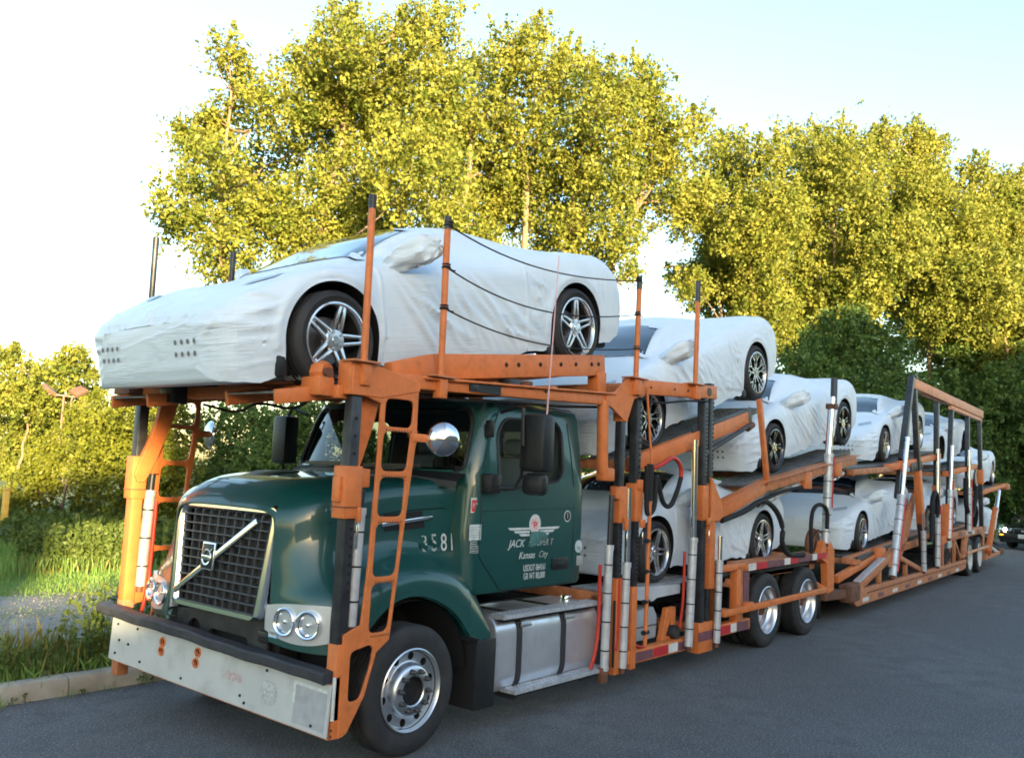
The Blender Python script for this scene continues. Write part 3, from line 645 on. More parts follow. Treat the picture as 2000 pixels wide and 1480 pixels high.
def truck_wheel(parent, x, y, kind, flip=False, z=TYRE_R, spin=0.):
    M = Matrix.Translation((x, y, z)) @ (Matrix.Rotation(PI, 4, 'Z') if flip else Matrix()) @ Matrix.Rotation(spin, 4, 'Y')
    w = inst('wheel', truck_tyre_me, parent, M)
    if kind == 'steer':
        inst('rim', steer_rim_me, w)
        inst('hub', hub_me, w); inst('brake_drum', dark_disc_me, w)
        for k in range(10):
            a = 2*PI*k/10
            inst('nut_cover', nut_me, w, Matrix.Translation((.142*math.cos(a), -.022, .142*math.sin(a))))
    else:
        inst('rim', drive_rim_me if kind == 'drive' else steel_rim_me, w); inst('hub', drum_me, w)
        inst('inner_tyre', truck_tyre_me, w, Matrix.Translation((0, .30, 0)))
    return w

# ------------------------------------------------------------------ the tractor
TR = empty('auto_transport_truck', 'dark green conventional truck with orange car carrier frame, white plate bumper and grille bar', 'truck')
CY = 1.295
def mir(y): return 2*CY-y
truck_wheel(TR, 0, .06, 'steer', spin=.1); truck_wheel(TR, 0, mir(.06), 'steer', True)
for x in (6.32, 7.68):
    truck_wheel(TR, x, .03, 'drive', spin=x); truck_wheel(TR, x, mir(.03), 'drive', True)
mb = MB()
for y in (.86, mir(.86)): mb.box(-.72, 8.6, y-.045, y+.045, .56, .84)
for x in (0, 6.32, 7.68): mb.tube([(x, .35, TYRE_R), (x, 2.24, TYRE_R)], .07, 12)
for x in (2.6, 3.4, 4.6, 5.4, 7.0, 8.4): mb.box(x-.05, x+.05, .82, 1.77, .58, .82)
mb.box(-.4, .6, .85, 1.74, .5, 1.1)
mb.build('chassis', UNDER, TR, .008)
MB().box(4.9, 8.3, .35, 2.24, .93, .99).build('rear_deck_plate', UNDER, TR)

# --- hood and front fenders, one lofted skin: columns run roof centre -> shoulder -> side -> fender -> arch lip
HS = [  # x, then (h, z) pairs
 (-.865, (0,1.742),(.40,1.738),(.56,1.722),(.645,1.665),(.655,1.43),(.665,1.20),(.675,1.06),(.68,.84)),
 (-.835, (0,1.785),(.42,1.78),(.585,1.76),(.70,1.69),(.72,1.44),(.77,1.22),(.84,1.10),(.87,.815)),
 (-.785, (0,1.835),(.44,1.83),(.61,1.805),(.765,1.725),(.80,1.47),(.90,1.25),(1.02,1.11),(1.05,.805)),
 (-.70, (0,1.90),(.46,1.893),(.64,1.862),(.83,1.775),(.87,1.52),(.97,1.29),(1.13,1.115),(1.165,.80)),
 (-.58, (0,1.95),(.48,1.942),(.67,1.905),(.875,1.82),(.92,1.57),(.99,1.335),(1.185,1.14),(1.21,.815)),
 (-.45, (0,1.978),(.49,1.97),(.69,1.935),(.895,1.85),(.94,1.61),(1.0,1.375),(1.195,1.185),(1.218,.925)),
 (-.28, (0,2.0),(.5,1.99),(.71,1.955),(.91,1.88),(.95,1.65),(1.0,1.42),(1.20,1.24),(1.22,1.065)),
 (-.1, (0,2.015),(.5,2.005),(.73,1.975),(.92,1.905),(.955,1.68),(1.0,1.45),(1.203,1.28),(1.222,1.132)),
 (.1, (0,2.025),(.5,2.015),(.75,1.99),(.93,1.925),(.965,1.70),(1.0,1.455),(1.203,1.29),(1.222,1.128)),
 (.34, (0,2.035),(.5,2.025),(.78,2.0),(.95,1.94),(.985,1.71),(1.01,1.43),(1.203,1.25),(1.222,1.04)),
 (.50, (0,2.04),(.5,2.03),(.80,2.01),(.97,1.945),(1.0,1.71),(1.03,1.39),(1.203,1.19),(1.222,.93)),
 (.64, (0,2.045),(.5,2.035),(.82,2.015),(.985,1.95),(1.01,1.71),(1.045,1.36),(1.205,1.085),(1.222,.775)),
]
A = np.array([[(s[0], h, z) for h, z in s[1:]] for s in HS])
A = catmull(A, 60); A = np.swapaxes(catmull(np.swapaxes(A, 0, 1), 40), 0, 1)
def sides(A):
    L = A.copy(); L[:, :, 1] = CY-A[:, :, 1]; Rr = A.copy(); Rr[:, :, 1] = CY+A[:, :, 1]
    return np.concatenate([L[:, ::-1], Rr[:, 1:]], 1)
H = sides(A)
mb = MB().grid(H)
inner = H.copy(); inner[:, :, 1] = CY+(inner[:, :, 1]-CY)*.975; inner[:, :, 2] -= .012
mb.grid(inner)
for row in (0, -1): mb.grid(np.stack([H[row], inner[row]]))
hood = mb.build('hood', GREEN, TR, smooth=50)
hood_bvh = BVHTree.FromPolygons([tuple(v) for v in H.reshape(-1, 3)], [tuple(i*H.shape[1]+k for k in q) for i in range(H.shape[0]-1) for q in []] or
    [(i*H.shape[1]+j, i*H.shape[1]+j+1, (i+1)*H.shape[1]+j+1, (i+1)*H.shape[1]+j) for i in range(H.shape[0]-1) for j in range(H.shape[1]-1)])
def on_hood(x, z, off=.004):
    r = hood_bvh.ray_cast(Vector((x, -2, z)), Vector((0, 1, 0)))
    return (r[0]+Vector((0, -off, 0))) if r[0] is not None else Vector((x, .3, z))
def fender_lip(side):
    """thick rim round the wheel opening and fender tail under the cab"""
    FT = [(.64, (1.045,1.36),(1.205,1.085),(1.222,.775)), (.70, (1.06,1.26),(1.206,1.02),(1.222,.755)), (.78, (1.10,1.12),(1.21,.93),(1.222,.735)), (.885, (1.12,.95),(1.212,.80),(1.222,.73))]
    a = np.array([[(s[0], CY-side*h, z) for h, z in s[1:]] for s in FT]); a = catmull(a, 10); a = np.swapaxes(catmull(np.swapaxes(a, 0, 1), 8), 0, 1)
    m = MB().grid(a)
    m.grid(np.stack([a[:, -1], a[:, -1]+np.array([0, side*.14, .01])]))
    m.grid(np.stack([a[-1], a[-1]+np.array([0, side*.12, 0])]))
    m.build('fender_tail', GREEN, TR, smooth=45)
    lip = A[:, -1].copy(); lip[:, 1] = CY-side*lip[:, 1]
    m2 = MB().grid(np.stack([lip, lip+np.array([0, side*.16, .005])])); m2.build('fender_flange', GREEN, TR)
fender_lip(1); fender_lip(-1)
# dark wheel housing
for sd in (1, -1):
    P = np.array([[(.60*math.cos(a)+.02, CY-sd*h, .50+.60*math.sin(a)) for h in (1.19, .62)] for a in np.linspace(0.05, PI-.05, 24)])
    MB().grid(P).build('wheel_housing', UNDER, TR)
    MB().box(-.42, .8, CY-sd*.63, CY-sd*.60, .5, 1.25).build('inner_guard', UNDER, TR)
# seam lines along the hood side
def seam(pts, name='panel_gap', r=.0055):
    MB().tube([on_hood(x, z, .001) for x, z in pts], r, 6).build(name, GREEN_TRIM, TR)
seam([(-.60, 1.655), (-.3, 1.70), (0, 1.74), (.3, 1.76), (.5, 1.768)])
seam([(.62, 1.9), (.62, 1.6), (.625, 1.38)])
# hood scoop on top
mb = MB(); zc = 1.985
mb.prism([(-.55, 1.955), (-.40, 2.002), (-.22, 2.012), (-.22, 1.995), (-.40, 1.985)], CY-.05, CY+.30); mb.build('hood_vent', GREEN_TRIM, TR, .004)
# --- grille, raked back a little at the top
GR = bpy.data.objects.new('grille', None); COL.objects.link(GR); GR.parent = TR; GR.location = (-.885, 0, .96); GR.rotation_euler = (0, R_(4.5), 0)
GI = Matrix.Translation((.885, 0, -.96))
before = set(bpy.data.objects)
out_ = [(.66-.0, 1.77), (.69, 1.70), (.63, .965), (.50, .965)]
rim_o = [(-.615, 1.775), (.615, 1.775), (.665, 1.735), (.665, 1.66), (.605, .955), (-.605, .955), (-.665, 1.66), (-.665, 1.735)]
rim_i = [(-.565, 1.685), (.565, 1.685), (.575, 1.65), (.50, .975), (-.50, .975), (-.575, 1.65)]
GRILLE_M = mat('grille_plastic', (.045, .050, .058), .4, var=.2, vscale=20)
GY = YZ(-.875) @ Matrix.Translation((CY, 0, 0))
plate('grille_surround', rpoly(rim_o, .05, 4), [rpoly(rim_i[::-1], .03, 3)], .07, GY, CHROME, None, .026, 85)
MB().box(-.80, -.77, CY-.60, CY+.60, .93, 1.72).build('radiator', mat('radiator_core', (.05, .052, .055), .5, metal=.4, var=.3, vscale=60))
mb = MB()
for i in range(11):
    t = i/10; yt, yb = -.56+1.12*t, -.49+.98*t
    mb.bar((-.868, CY+yb, .955), (-.868, CY+yt, 1.70), .04, .011, up=(0, 1, 0))
for i in range(12):
    z = .985+i*.066; w = .50+.088*(z-.96)/.73
    mb.box(-.899, -.85, CY-w, CY+w, z-.006, z+.006)
mb.build('grille_lattice', GRILLE_M, None, .003)
for z in np.arange(1.0, 1.68, .022):
    pass
mb = MB()
for i in range(30):
    z = .985+i*.0235; mb.box(-.772+.0, -.795, CY-.42, CY+.30, z, z+.007)
mb.build('radiator_fins', mat('fin_metal', (.16, .165, .17), .5, metal=.6))
ga, gb = Vector((-.915, 1.82, 1.045)), Vector((-.915, .865, 1.645))
MB().bar(ga, gb, .046, .02, up=(1, 0, 0)).build('grille_bar', CHROME, None, .006)
mb = MB(); mb.box(-.935, -.915, 1.405-.085, 1.405+.085, 1.345-.105, 1.345+.105)
bd = mb.build('grille_badge', CHROME, None, .008)
MB().box(-.938, -.934, 1.405-.072, 1.405+.072, 1.345-.092, 1.345+.092).build('badge_field', BLACK, bd, .002)
MB().lathe([(.045, -.944), (.056, -.948), (.062, -.944), (.062, -.936), (.045, -.936)], (0, 1.405, 1.335), 'x', 32).build('badge_ring', CHROME, bd)
MB().bar((-.944, 1.365, 1.372), (-.944, 1.335, 1.405), .008, .012, up=(1, 0, 0)).build('badge_arrow', CHROME, bd)
MB().box(-.95, -.938, 1.405-.058, 1.405+.058, 1.335-.016, 1.335+.016).build('badge_band', CHROME, bd, .002)
text('badge_word', 'VOLVO', FACE_X(-.9505, 1.405, 1.335), .027, BLACK, bd)
for o_ in set(bpy.data.objects)-before:
    if o_.parent is None: o_.parent = GR; o_.matrix_parent_inverse = GI
# --- headlamps: bezel plate curving round the corner, two round lamps
def headlamp(sd):
    hb = []
    us = np.linspace(0, 1, 14)
    base = [(-.845, .62, 1.075, .905), (-.835, .76, 1.098, .865), (-.815, .92, 1.112, .845), (-.775, 1.06, 1.12, .85), (-.715, 1.17, 1.12, .875)]
    b = catmull(np.array(base), 14)
    pr_ = .014 if sd > 0 else .004
    P = np.array([[(x-.012-pr_, CY-sd*h, zt), (x-.016-pr_, CY-sd*h, (zt+zb)/2), (x-.012-pr_, CY-sd*h, zb)] for x, h, zt, zb in b])
    m = MB().grid(P); Q = P.copy(); Q[:, :, 0] += .05; m.grid(Q)
    m.grid(np.stack([P[:, 0], Q[:, 0]])); m.grid(np.stack([P[:, 2], Q[:, 2]])); m.grid(np.stack([P[0], Q[0]])); m.grid(np.stack([P[-1], Q[-1]]))
    hl = m.build('headlight', mat('lamp_housing', (.55, .57, .58), .3, metal=.5) if 'lamp_housing' not in MATS else MATS['lamp_housing'], TR)
    for h, x, ry in ((.83, -.852, .17), (1.035, -.815, .34)):
        M = Matrix.Translation((x+(0 if sd > 0 else .018), CY-sd*h, .985)) @ Matrix.Rotation(sd*ry*(1 if sd > 0 else .5), 4, 'Z')
        for nm, pr, mm in (('lamp_ring', [(.068, .03), (.079, -.024), (.090, -.030), (.097, -.024), (.100, .0), (.099, .03)], CHROME),
                           ('lamp_bowl', [(0, .035), (.025, .034), (.05, .02), (.072, -.012)], LAMPG), ('lamp_glass', [(0, -.026), (.04, -.022), (.075, -.010)], LENS)):
            me = mesh_of(MB().lathe(pr, axis='x', n=36), mm, name=nm); me.transform(M); link(nm, me, hl, smooth=40, recalc=False)
        me = mesh_of(MB().lathe([(0, -.02), (.014, -.016), (.018, .03)], axis='x', n=12), CHROME); me.transform(M); link('bulb_cap', me, hl, smooth=40, recalc=False)
headlamp(1); headlamp(-1)
# licence decal under the lamp
def decal_x(name, y, z, w, h, m, parent, x=-.89):
    return MB().box(x, x+.004, y-w/2, y+w/2, z-h/2, z+h/2).build(name, m, parent, 0)
dx = on_hood(-.82, .87)
dc = MB().box(-.866, -.862, .535, .635, .86, .965).build('permit_sticker', BLUEP, TR)
MB().box(-.868, -.866, .543, .627, .866, .912).build('sticker_panel', WHITE, dc)
text('sticker_text', '939070', FACE_X(-.8685, .585, .889), .034, BLACK, dc, sx=.75)
dc.rotation_euler = (0, 0, 0)
# lower front: dark cross member, tow hook bracket
mb = MB()
plate('front_crossmember', [(-.58, .62), (.58, .55), (.62, .90), (.30, .93), (-.58, .95)], [circ(-.42+.78, .76, .085, 14)[::-1], rrect(-.35, .15, .66, .80, .04)[::-1]], .03, YZ(-.80) @ Matrix.Translation((CY, 0, 0)), STEEL, TR)
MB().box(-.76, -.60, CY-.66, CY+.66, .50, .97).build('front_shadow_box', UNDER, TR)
MB().box(-.84, -.79, .66, .80, .80, .88).build('tow_bracket', BLACK, TR, .01)

# --- plate bumper with rubber top, running slightly askew as on the real rig
bp = bpy.data.objects.new('bumper', None); COL.objects.link(bp); bp.parent = TR
b0, b1 = Vector((-.80, .02, 0)), Vector((-1.045, 2.49, 0)); bl = (b1-b0).length
# local X runs along the plate from the near end, local Y is up, slightly rising
def bpt(t, dz, off=0.): # t 0..1 along; dz above lower edge
    p = b0.lerp(b1, t); n = Vector((-(b1-b0).y, (b1-b0).x, 0)).normalized()
    return Vector((p.x, p.y, .287+.150*t+dz))+n*off
nrm = Vector((-(b1-b0).y, (b1-b0).x, 0)).normalized()
if nrm.x > 0: nrm = -nrm
ux = (bpt(0, 0)-bpt(1, 0)).normalized(); vz = nrm.cross(ux)
BM = Matrix((ux, vz, nrm)).transposed().to_4x4(); BM.translation = bpt(1, 0)     # local x reads left to right from the front
plen = (bpt(1, 0)-bpt(0, 0)).length
U = lambda h: plen*(1-h)
HO = [(.728, .265), (.730, .195), (.555, .275), (.560, .195)]
plate('bumper_plate', [(0, 0), (plen, 0), (plen, .345), (0, .355)], [circ(U(h), v, .034)[::-1] for h, v in HO], .012, BM, PLATE, bp)
o = MB().box(0, plen, -.012, .0, -.05, -.012).build('plate_lip', ORANGE_OLD, bp); o.matrix_local = BM
for h, v in HO:
    o = MB().lathe([(.026, -.02), (.033, -.02), (.040, -.004), (.037, .012), (.026, .012)], axis='z', n=20).build('hole_ring', ORANGE, bp); o.matrix_local = BM @ Matrix.Translation((U(h), v, 0))
    o = MB().lathe([(0, -.018), (.032, -.018)], axis='z', n=16).build('hole_dark', UNDER, bp); o.matrix_local = BM @ Matrix.Translation((U(h), v, 0))
bolt_me = mesh_of(MB().lathe([(0, .010), (.008, .009), (.011, .004), (.011, 0)], axis='z', n=10), BLACK, name='bolt')
for h, v in ((.06, .05), (.33, .04), (.35, .08), (.62, .05), (.83, .06), (.965, .06), (.965, .29), (.86, .30), (.95, .17), (.90, .16), (.25, .31)):
    inst('bolt', bolt_me, bp, BM @ Matrix.Translation((U(h), v, .006)))
n = 40; P = []
for i in range(n+1):
    t = i/n; c = bpt(t*1.05-.0, .355); wv = .005*math.sin(t*13)+.003*math.sin(t*37)
    y = c+Vector((0, 0, wv))
    P.append([y+nrm*a+Vector((0, 0, b)) for a, b in ((-.03, 0), (.06, -.004), (.072, .01), (.072, .056), (.06, .070), (-.02, .076), (-.03, .066))])
m_ = MB().grid(np.array([[tuple(q) for q in r] for r in P]), cv=True); m_.add(P[0], [tuple(range(7))]); m_.add(P[-1], [tuple(range(7))])
m_.build('rubber_buffer', PAD, bp, smooth=40)
def onplate(name, x0, x1, y0, y1, m, z=.0075):
    o = MB().box(x0, x1, y0, y1, .006, z).build(name, m, bp); o.matrix_local = BM; return o
o = MB().lathe([(0, .0085), (.085, .0085), (.085, .006)], axis='z', n=40).build('round_sticker', mat('grey_sticker', (.36, .38, .38), .6, var=.2, vscale=60), bp); o.matrix_local = BM @ Matrix.Translation((U(.235), .165, 0))
def btext(s, h, v, size, m):
    o = text('sticker_letters', s, Matrix(), size, m, bp, extrude=.0004); o.matrix_local = BM @ Matrix.Translation((U(h), v, .0095))
for s_, v, sz in (('BGK', .205, .062), ('* * *', .150, .05), ('* *', .115, .05)): btext(s_, .235, v, sz, WHITE)
onplate('old_sticker_patch', plen-.33, plen-.03, .03, .30, mat('sticker_residue', (.33, .345, .36), .6, var=.12, vscale=12))
onplate('sticker_border', plen-.34, plen-.03, .285, .305, WHITE, .009); onplate('sticker_border', plen-.345, plen-.325, .16, .305, WHITE, .009)
onplate('faded_sticker', U(.42), U(.35), .16, .22, mat('faded_pink', (.42, .34, .33), .6, var=.25, vscale=40))

# --- cab: hollow shell with real window openings
lev = [(1.085, .66, 2.20, .115, .06), (1.12, .62, 2.22, .10, .06), (1.6, .58, 2.225, .095, .07), (1.95, .58, 2.225, .10, .09), (2.05, .445, 2.225, .115, .05), (2.35, .555, 2.225, .150, .05), (2.60, .655, 2.225, .185, .06), (2.655, .69, 2.22, .21, .08), (2.69, .78, 2.20, .27, .14), (2.70, .95, 2.10, .45, .2)]
def bow_amt(z): return float(np.interp(z, [1.9, 2.06, 2.6, 2.7], [.0, .15, .15, .12]))
def ring(z, x0, x1, y0, r, ins=0., k=6):
    x0 += ins; x1 -= ins; y0 += ins; y1 = mir(y0); pts = []
    rf = r+.04; rb = .09
    for cx, cy, a, rr in ((x1-rb, y0+rb, -90, rb), (x1-rb, y1-rb, 0, rb), (x0+rf, y1-rf, 90, rf), (x0+rf, y0+rf, 180, rf)):
        for i in range(k+1):
            t = R_(a+90*i/k); pts.append((cx+rr*math.cos(t), cy+rr*math.sin(t), z))
    # the front edge bows: middle forward, corners swept back
    y_lo, y_hi = y0+rf, y1-rf; x_f = x0
    pts = pts[:3*(k+1)]+[(x0, y_hi-(y_hi-y_lo)*i/13, z) for i in range(1, 13)]+pts[3*(k+1):]
    w = bow_amt(z)
    return [(x+w*abs(y-CY)**3*max(0, 1-(x-x0)/.75), y, z) for x, y, z in pts]
def cab_shell(ins):
    L = [ring(z, a, b, c, r, ins) for z, a, b, c, r in lev]
    if ins: L = [[(x, y, z+(.03 if i == 0 else 0)-(.05 if i > 5 else 0)) for x, y, z in rg] for i, rg in enumerate(L)]
    m = MB(); P = np.array(L); m.grid(P, cv=True); m.add(L[0], [tuple(range(len(L[0])))]); m.add(L[-1], [tuple(range(len(L[-1])))])
    return m
CREAM_IN = mat('cab_lining', (.22, .23, .23), .9)
cab = cab_shell(0).build('cab', [GREEN, CREAM_IN], TR, smooth=30); inn = cab_shell(.05).build('i', CREAM_IN)
boolean(cab, inn)
win = rpoly([(.97, 1.925), (1.80, 2.015), (1.88, 2.10), (1.885, 2.46), (1.80, 2.56), (1.06, 2.53), (.955, 2.40)], .08, 5)
boolean(cab, MB().prism(win, -.5, .6).build('c', BLACK)); boolean(cab, MB().prism(win, 2.0, 3.2).build('c', BLACK))
ws = rpoly([(-1.075, 2.075), (1.075, 2.075), (1.02, 2.50), (.95, 2.60), (-.95, 2.60), (-1.02, 2.50)], .07, 4)
boolean(cab, MB().prism([(CY+a, b) for a, b in ws], .3, 1.22, 'yz').build('c', BLACK))
rw = rrect(CY-.55, CY+.55, 2.12, 2.48, .08)
boolean(cab, MB().prism(rw, 2.0, 2.4, 'yz').build('c', BLACK))
cab.data.shade_smooth(); cab.data.set_sharp_from_angle(angle=R_(30))
cab_bvh = BVHTree.FromObject(cab, bpy.context.evaluated_depsgraph_get())
def on_cab(x, z, off=.004):
    r = cab_bvh.ray_cast(Vector((x, -2, z)), Vector((0, 1, 0)))
    return (r[0]+Vector((0, -off, 0))) if r[0] is not None and r[0].y < .6 else Vector((x, .11+max(0, z-1.95)*.2-off, z))
# glass panes
def side_y(z): return np.interp(z, [q[0] for q in lev], [q[3] for q in lev])
for sd in (0, 1):
    vs = [(x, .155 if not sd else mir(.155), z) for x, z in win]
    MB().add(vs, [tuple(range(len(vs)))]).build('side_window', FGLASS if sd else DGLASS, TR, smooth=0)
    g = MB().tube([(x, (side_y(z)-.002) if not sd else mir(side_y(z)-.002), z) for x, z in win+win[:1]], .013, 6, caps=False).build('window_seal', BLACK, TR)
P = []
for i in range(9):
    z = 2.05+.55*i/8; x0 = np.interp(z, [q[0] for q in lev], [q[1] for q in lev]); row = []
    for j in range(21):
        h = -1.13+2.26*j/20; yy = CY+h*(1-.10*(z-2.05)/.55); row.append((x0+.018+bow_amt(z)*abs(yy-CY)**3, yy, z))
    P.append(row)
MB().grid(np.array(P)).build('windscreen', GLASS, TR)
loop = [(CY+a, b) for a, b in ws+ws[:1]]
def ws_pt(y, z, off):
    x0 = np.interp(z, [q[0] for q in lev], [q[1] for q in lev]); r = cab_bvh.ray_cast(Vector((-1.5, y, z)), Vector((1, 0, 0)))
    return (x0-off+bow_amt(z)*abs(y-CY)**3, y, z)
MB().tube([ws_pt(y, z, -.004) for y, z in loop], .022, 6, caps=False).build('windscreen_seal', BLACK, TR)
MB().box(2.185, 2.19, CY-.56, CY+.56, 2.11, 2.49).build('rear_window', glass_mat('tinted_rear_glass', (.45, .5, .49)), TR)
# wipers
for y0, y1 in ((1.9, 1.45), (1.0, .62)):
    mb = MB(); mb.bar(ws_pt(y0, 2.055, .03), ws_pt(y1, 2.09, .035), .014, .02); mb.bar(ws_pt(y0+.22, 2.085, .03), ws_pt(y1-.05, 2.10, .035), .012, .03)
    mb.build('wiper', BLACK, TR)
P = []
for j in range(25):
    h = -1.1+2.2*j/24; x0 = .445+.15*abs(h)**3
    P.append([(x0+.03, CY+h, 2.075), (x0-.02, CY+h, 2.068-.02*abs(h)), (x0-.12, CY+h, 2.045-.05*h*h), (x0-.13, CY+h, 1.99-.05*h*h)])
MB().grid(np.array(P)).build('cowl', BLACK, TR)
# interior
mb = MB(); mb.box(.66, .98, .28, mir(.28), 1.75, 2.03); mb.build('dashboard', CREAM, TR, .04)
for y in (.55, 1.75):
    st = MB().box(1.45, 1.98, y+.03, y+.50, 1.55, 1.72); st.box(1.94, 2.08, y+.05, y+.48, 1.72, 2.22); st.box(1.96, 2.06, y+.16, y+.38, 2.24, 2.40)
    st.build('seat', SEATM, TR, .05)
mb = MB().lathe([(.20, 0), (.212, .012), (.224, 0), (.212, -.012)], axis='x', n=30, close=True)
o = mb.build('steering_wheel', BLACK, TR); o.location = (1.12, .80, 2.05); o.rotation_euler = (0, -.6, 0)
MB().box(1.05, 1.09, 1.2, 1.34, 2.36, 2.42).build('sun_visor_card', CREAM, TR)

# door seam, crease and fittings on the driver's side
def gap(pts, m=GREEN_TRIM, name='door_gap', r=.0055): MB().tube([on_cab(x, z, .0005) for x, z in pts], r, 6).build(name, m, TR)
gap([(.725, 2.05), (.722, 1.745), (.72, 1.40), (.76, 1.35), (.98, 1.13), (1.04, 1.10), (1.5, 1.095), (2.02, 1.095)])
gap([(2.03, 1.10), (2.035, 1.5), (2.03, 2.0), (2.01, 2.3), (1.98, 2.55)])
gap([(.74, 2.1), (.9, 2.42), (1.0, 2.60), (1.3, 2.63), (1.98, 2.62)])
gap([(.74, 1.752), (1.2, 1.762), (1.6, 1.768), (2.03, 1.772)], name='door_crease', r=.003)
MB().box(1.72, 1.96, .082, .10, 1.225, 1.335).build('door_handle', BLACK, TR, .012)
MB().box(1.76, 1.90, .078, .09, 1.262, 1.29).build('handle_paddle', GREEN_TRIM, TR, .006)
MB().box(2.10, 2.20, .085, .10, 1.245, 1.335).build('corner_reflector', mat('reflector_grey', (.30, .31, .31), .3), TR, .008)
# hood side vent with chrome fin, unit number
p = on_hood(.1, 1.66)
va = [(-.11, 1.72), (.27, 1.745), (.30, 1.615), (-.11, 1.594)]
m_ = MB(); m_.add([tuple(on_hood(x, z, .006)) for x, z in va], [(0, 1, 2, 3)]); m_.build('side_vent', UNDER, TR, smooth=0)
mb = MB(); mb.bar(on_hood(-.14, 1.642, .012), on_hood(.36, 1.70, .022), .018, .032, h2=.028); mb.build('vent_fin', CHROME, TR, .006)
def hood_text(s, x, z, size, m, sx=1., name='unit_number'):
    q = on_hood(x, z, .006); n = (on_hood(x, z+.06, .006)-on_hood(x, z-.06, .006)); xx = (on_hood(x+.05, z, .006)-on_hood(x-.05, z, .006)).normalized()
    uu = n.normalized(); nn = xx.cross(uu).normalized(); M = Matrix((xx, uu, nn)).transposed().to_4x4(); M.translation = q
    return text(name, s, M, size, m, TR, sx=sx)
for ch, x in (('3', .30), ('5', .40), ('8', .50), ('1', .585)):
    hood_text(ch, x, 1.49, .195, GREYPRINT if ch in '35' else WHITE, .72)
# worn gaps in the first two digits, as on the truck
for x, z, w, h in ((.275, 1.47, .05, .06), (.31, 1.455, .035, .05), (.37, 1.50, .03, .04), (.42, 1.47, .04, .035)):
    q = on_hood(x, z, .0085); MB().add([(q.x-w/2, q.y, q.z-h/2), (q.x+w/2, q.y, q.z-h/2), (q.x+w/2, q.y, q.z+h/2), (q.x-w/2, q.y, q.z+h/2)], [(0, 1, 2, 3)]).build('worn_patch', GREEN, TR)
def cab_text(s, x, z, size, m, sx=1., shear=0., name='door_lettering', off=.004):
    q = on_cab(x, z, off); return text(name, s, FACE_Y(*q), size, m, TR, sx=sx, shear=shear)
def cab_card(name, x, z, w, h, m, off=.0035):
    q = on_cab(x, z, off); return MB().box(q.x-w/2, q.x+w/2, q.y-.001, q.y+.001, q.z-h/2, q.z+h/2).build(name, m, TR)
cab_card('inspection_sticker', .672, 1.80, .10, .12, WHITE); cab_card('sticker_print', .672, 1.795, .082, .095, REDP, .006)
cab_text('P T', .672, 1.795, .06, WHITE, .8, name='sticker_print', off=.0085)
cab_card('permit_label', .665, 1.585, .14, .125, WHITE)
for i in range(5): cab_card('label_line', .665, 1.625-.02*i, .11, .006, GREYPRINT, .006)
cab_card('code_label', .668, 1.475, .11, .11, GREYPRINT)
for i in range(6): cab_card('code_row', .668, 1.52-.018*i, .10-.02*(i % 2), .008, GREEN, .006)
# winged round emblem and half torn company name
def cab_disc(name, x, z, r, m, off): 
    q = on_cab(x, z, off); return MB().add([(q.x+a, q.y, q.z+b) for a, b in circ(0, 0, r, 32)], [tuple(range(32))]).build(name, m, TR, smooth=0)
cab_disc('door_emblem', 1.445, 1.640, .082, WHITE, .005); 
for ex, ez, ew, eh in ((1.437, 1.652, .034, .012), (1.430, 1.632, .012, .05), (1.452, 1.628, .026, .010), (1.466, 1.640, .010, .03)): cab_card('emblem_mark', ex, ez, ew, eh, REDP, .008)
cab_disc('emblem_centre', 1.445, 1.635, .058, mat('pink_print', (.62, .42, .40), .6, var=.2, vscale=30), .0065)
for k in range(3):
    w0 = .37-.075*k; z = 1.600-.027*k
    for sx_ in (-1, 1):
        q = on_cab(1.445, z, .004)
        MB().add([(1.445+sx_*.07, q.y, z+.009), (1.445+sx_*w0, q.y, z+.012), (1.445+sx_*(w0-.03), q.y, z-.009), (1.445+sx_*.07, q.y, z-.009)], [(0, 1, 2, 3)]).build('emblem_wing', WHITE, TR, smooth=0)
cab_text('JACK', 1.20, 1.475, .092, WHITE, 1.0, .3)
cab_text('COOPER T', 1.54, 1.475, .08, GREYPRINT, .9, .3)
cab_text('Kansas', 1.35, 1.372, .085, WHITE, .95, .3); cab_text('City', 1.58, 1.372, .08, GREYPRINT, .95, .3)
rp = [(1.36, 1.535), (1.42, 1.575), (1.58, 1.57), (1.645, 1.53), (1.63, 1.50), (1.55, 1.49), (1.47, 1.455), (1.40, 1.44), (1.34, 1.45), (1.39, 1.49)]
q = on_cab(1.45, 1.42, .0075)
MB().add([(x, q.y+.002*((i*7) % 3-1), z) for i, (x, z) in enumerate(rp)], [tuple(range(len(rp)))]).build('torn_film', mat('torn_clear_film', (.05, .13, .12), .28, var=.5, vscale=16, coat=.4), TR, smooth=0)
cab_text('USDOT 064161', 1.47, 1.262, .078, WHITE, .62); cab_text('GR WT 80,000', 1.47, 1.192, .078, WHITE, .62)
cab_disc('round_decal', 1.93, 1.70, .052, WHITE, .004); cab_disc('decal_centre', 1.93, 1.70, .042, GREEN_TRIM, .0055); cab_text('1', 1.93, 1.70, .07, WHITE, .9, name='decal_mark', off=.007)
cab_disc('round_badge', 2.125, 1.42, .058, mat('pale_badge', (.42, .5, .5), .5, var=.15, vscale=40), .004); cab_text('Y2', 2.125, 1.40, .04, GREEN_TRIM, 1, name='badge_mark', off=.006)
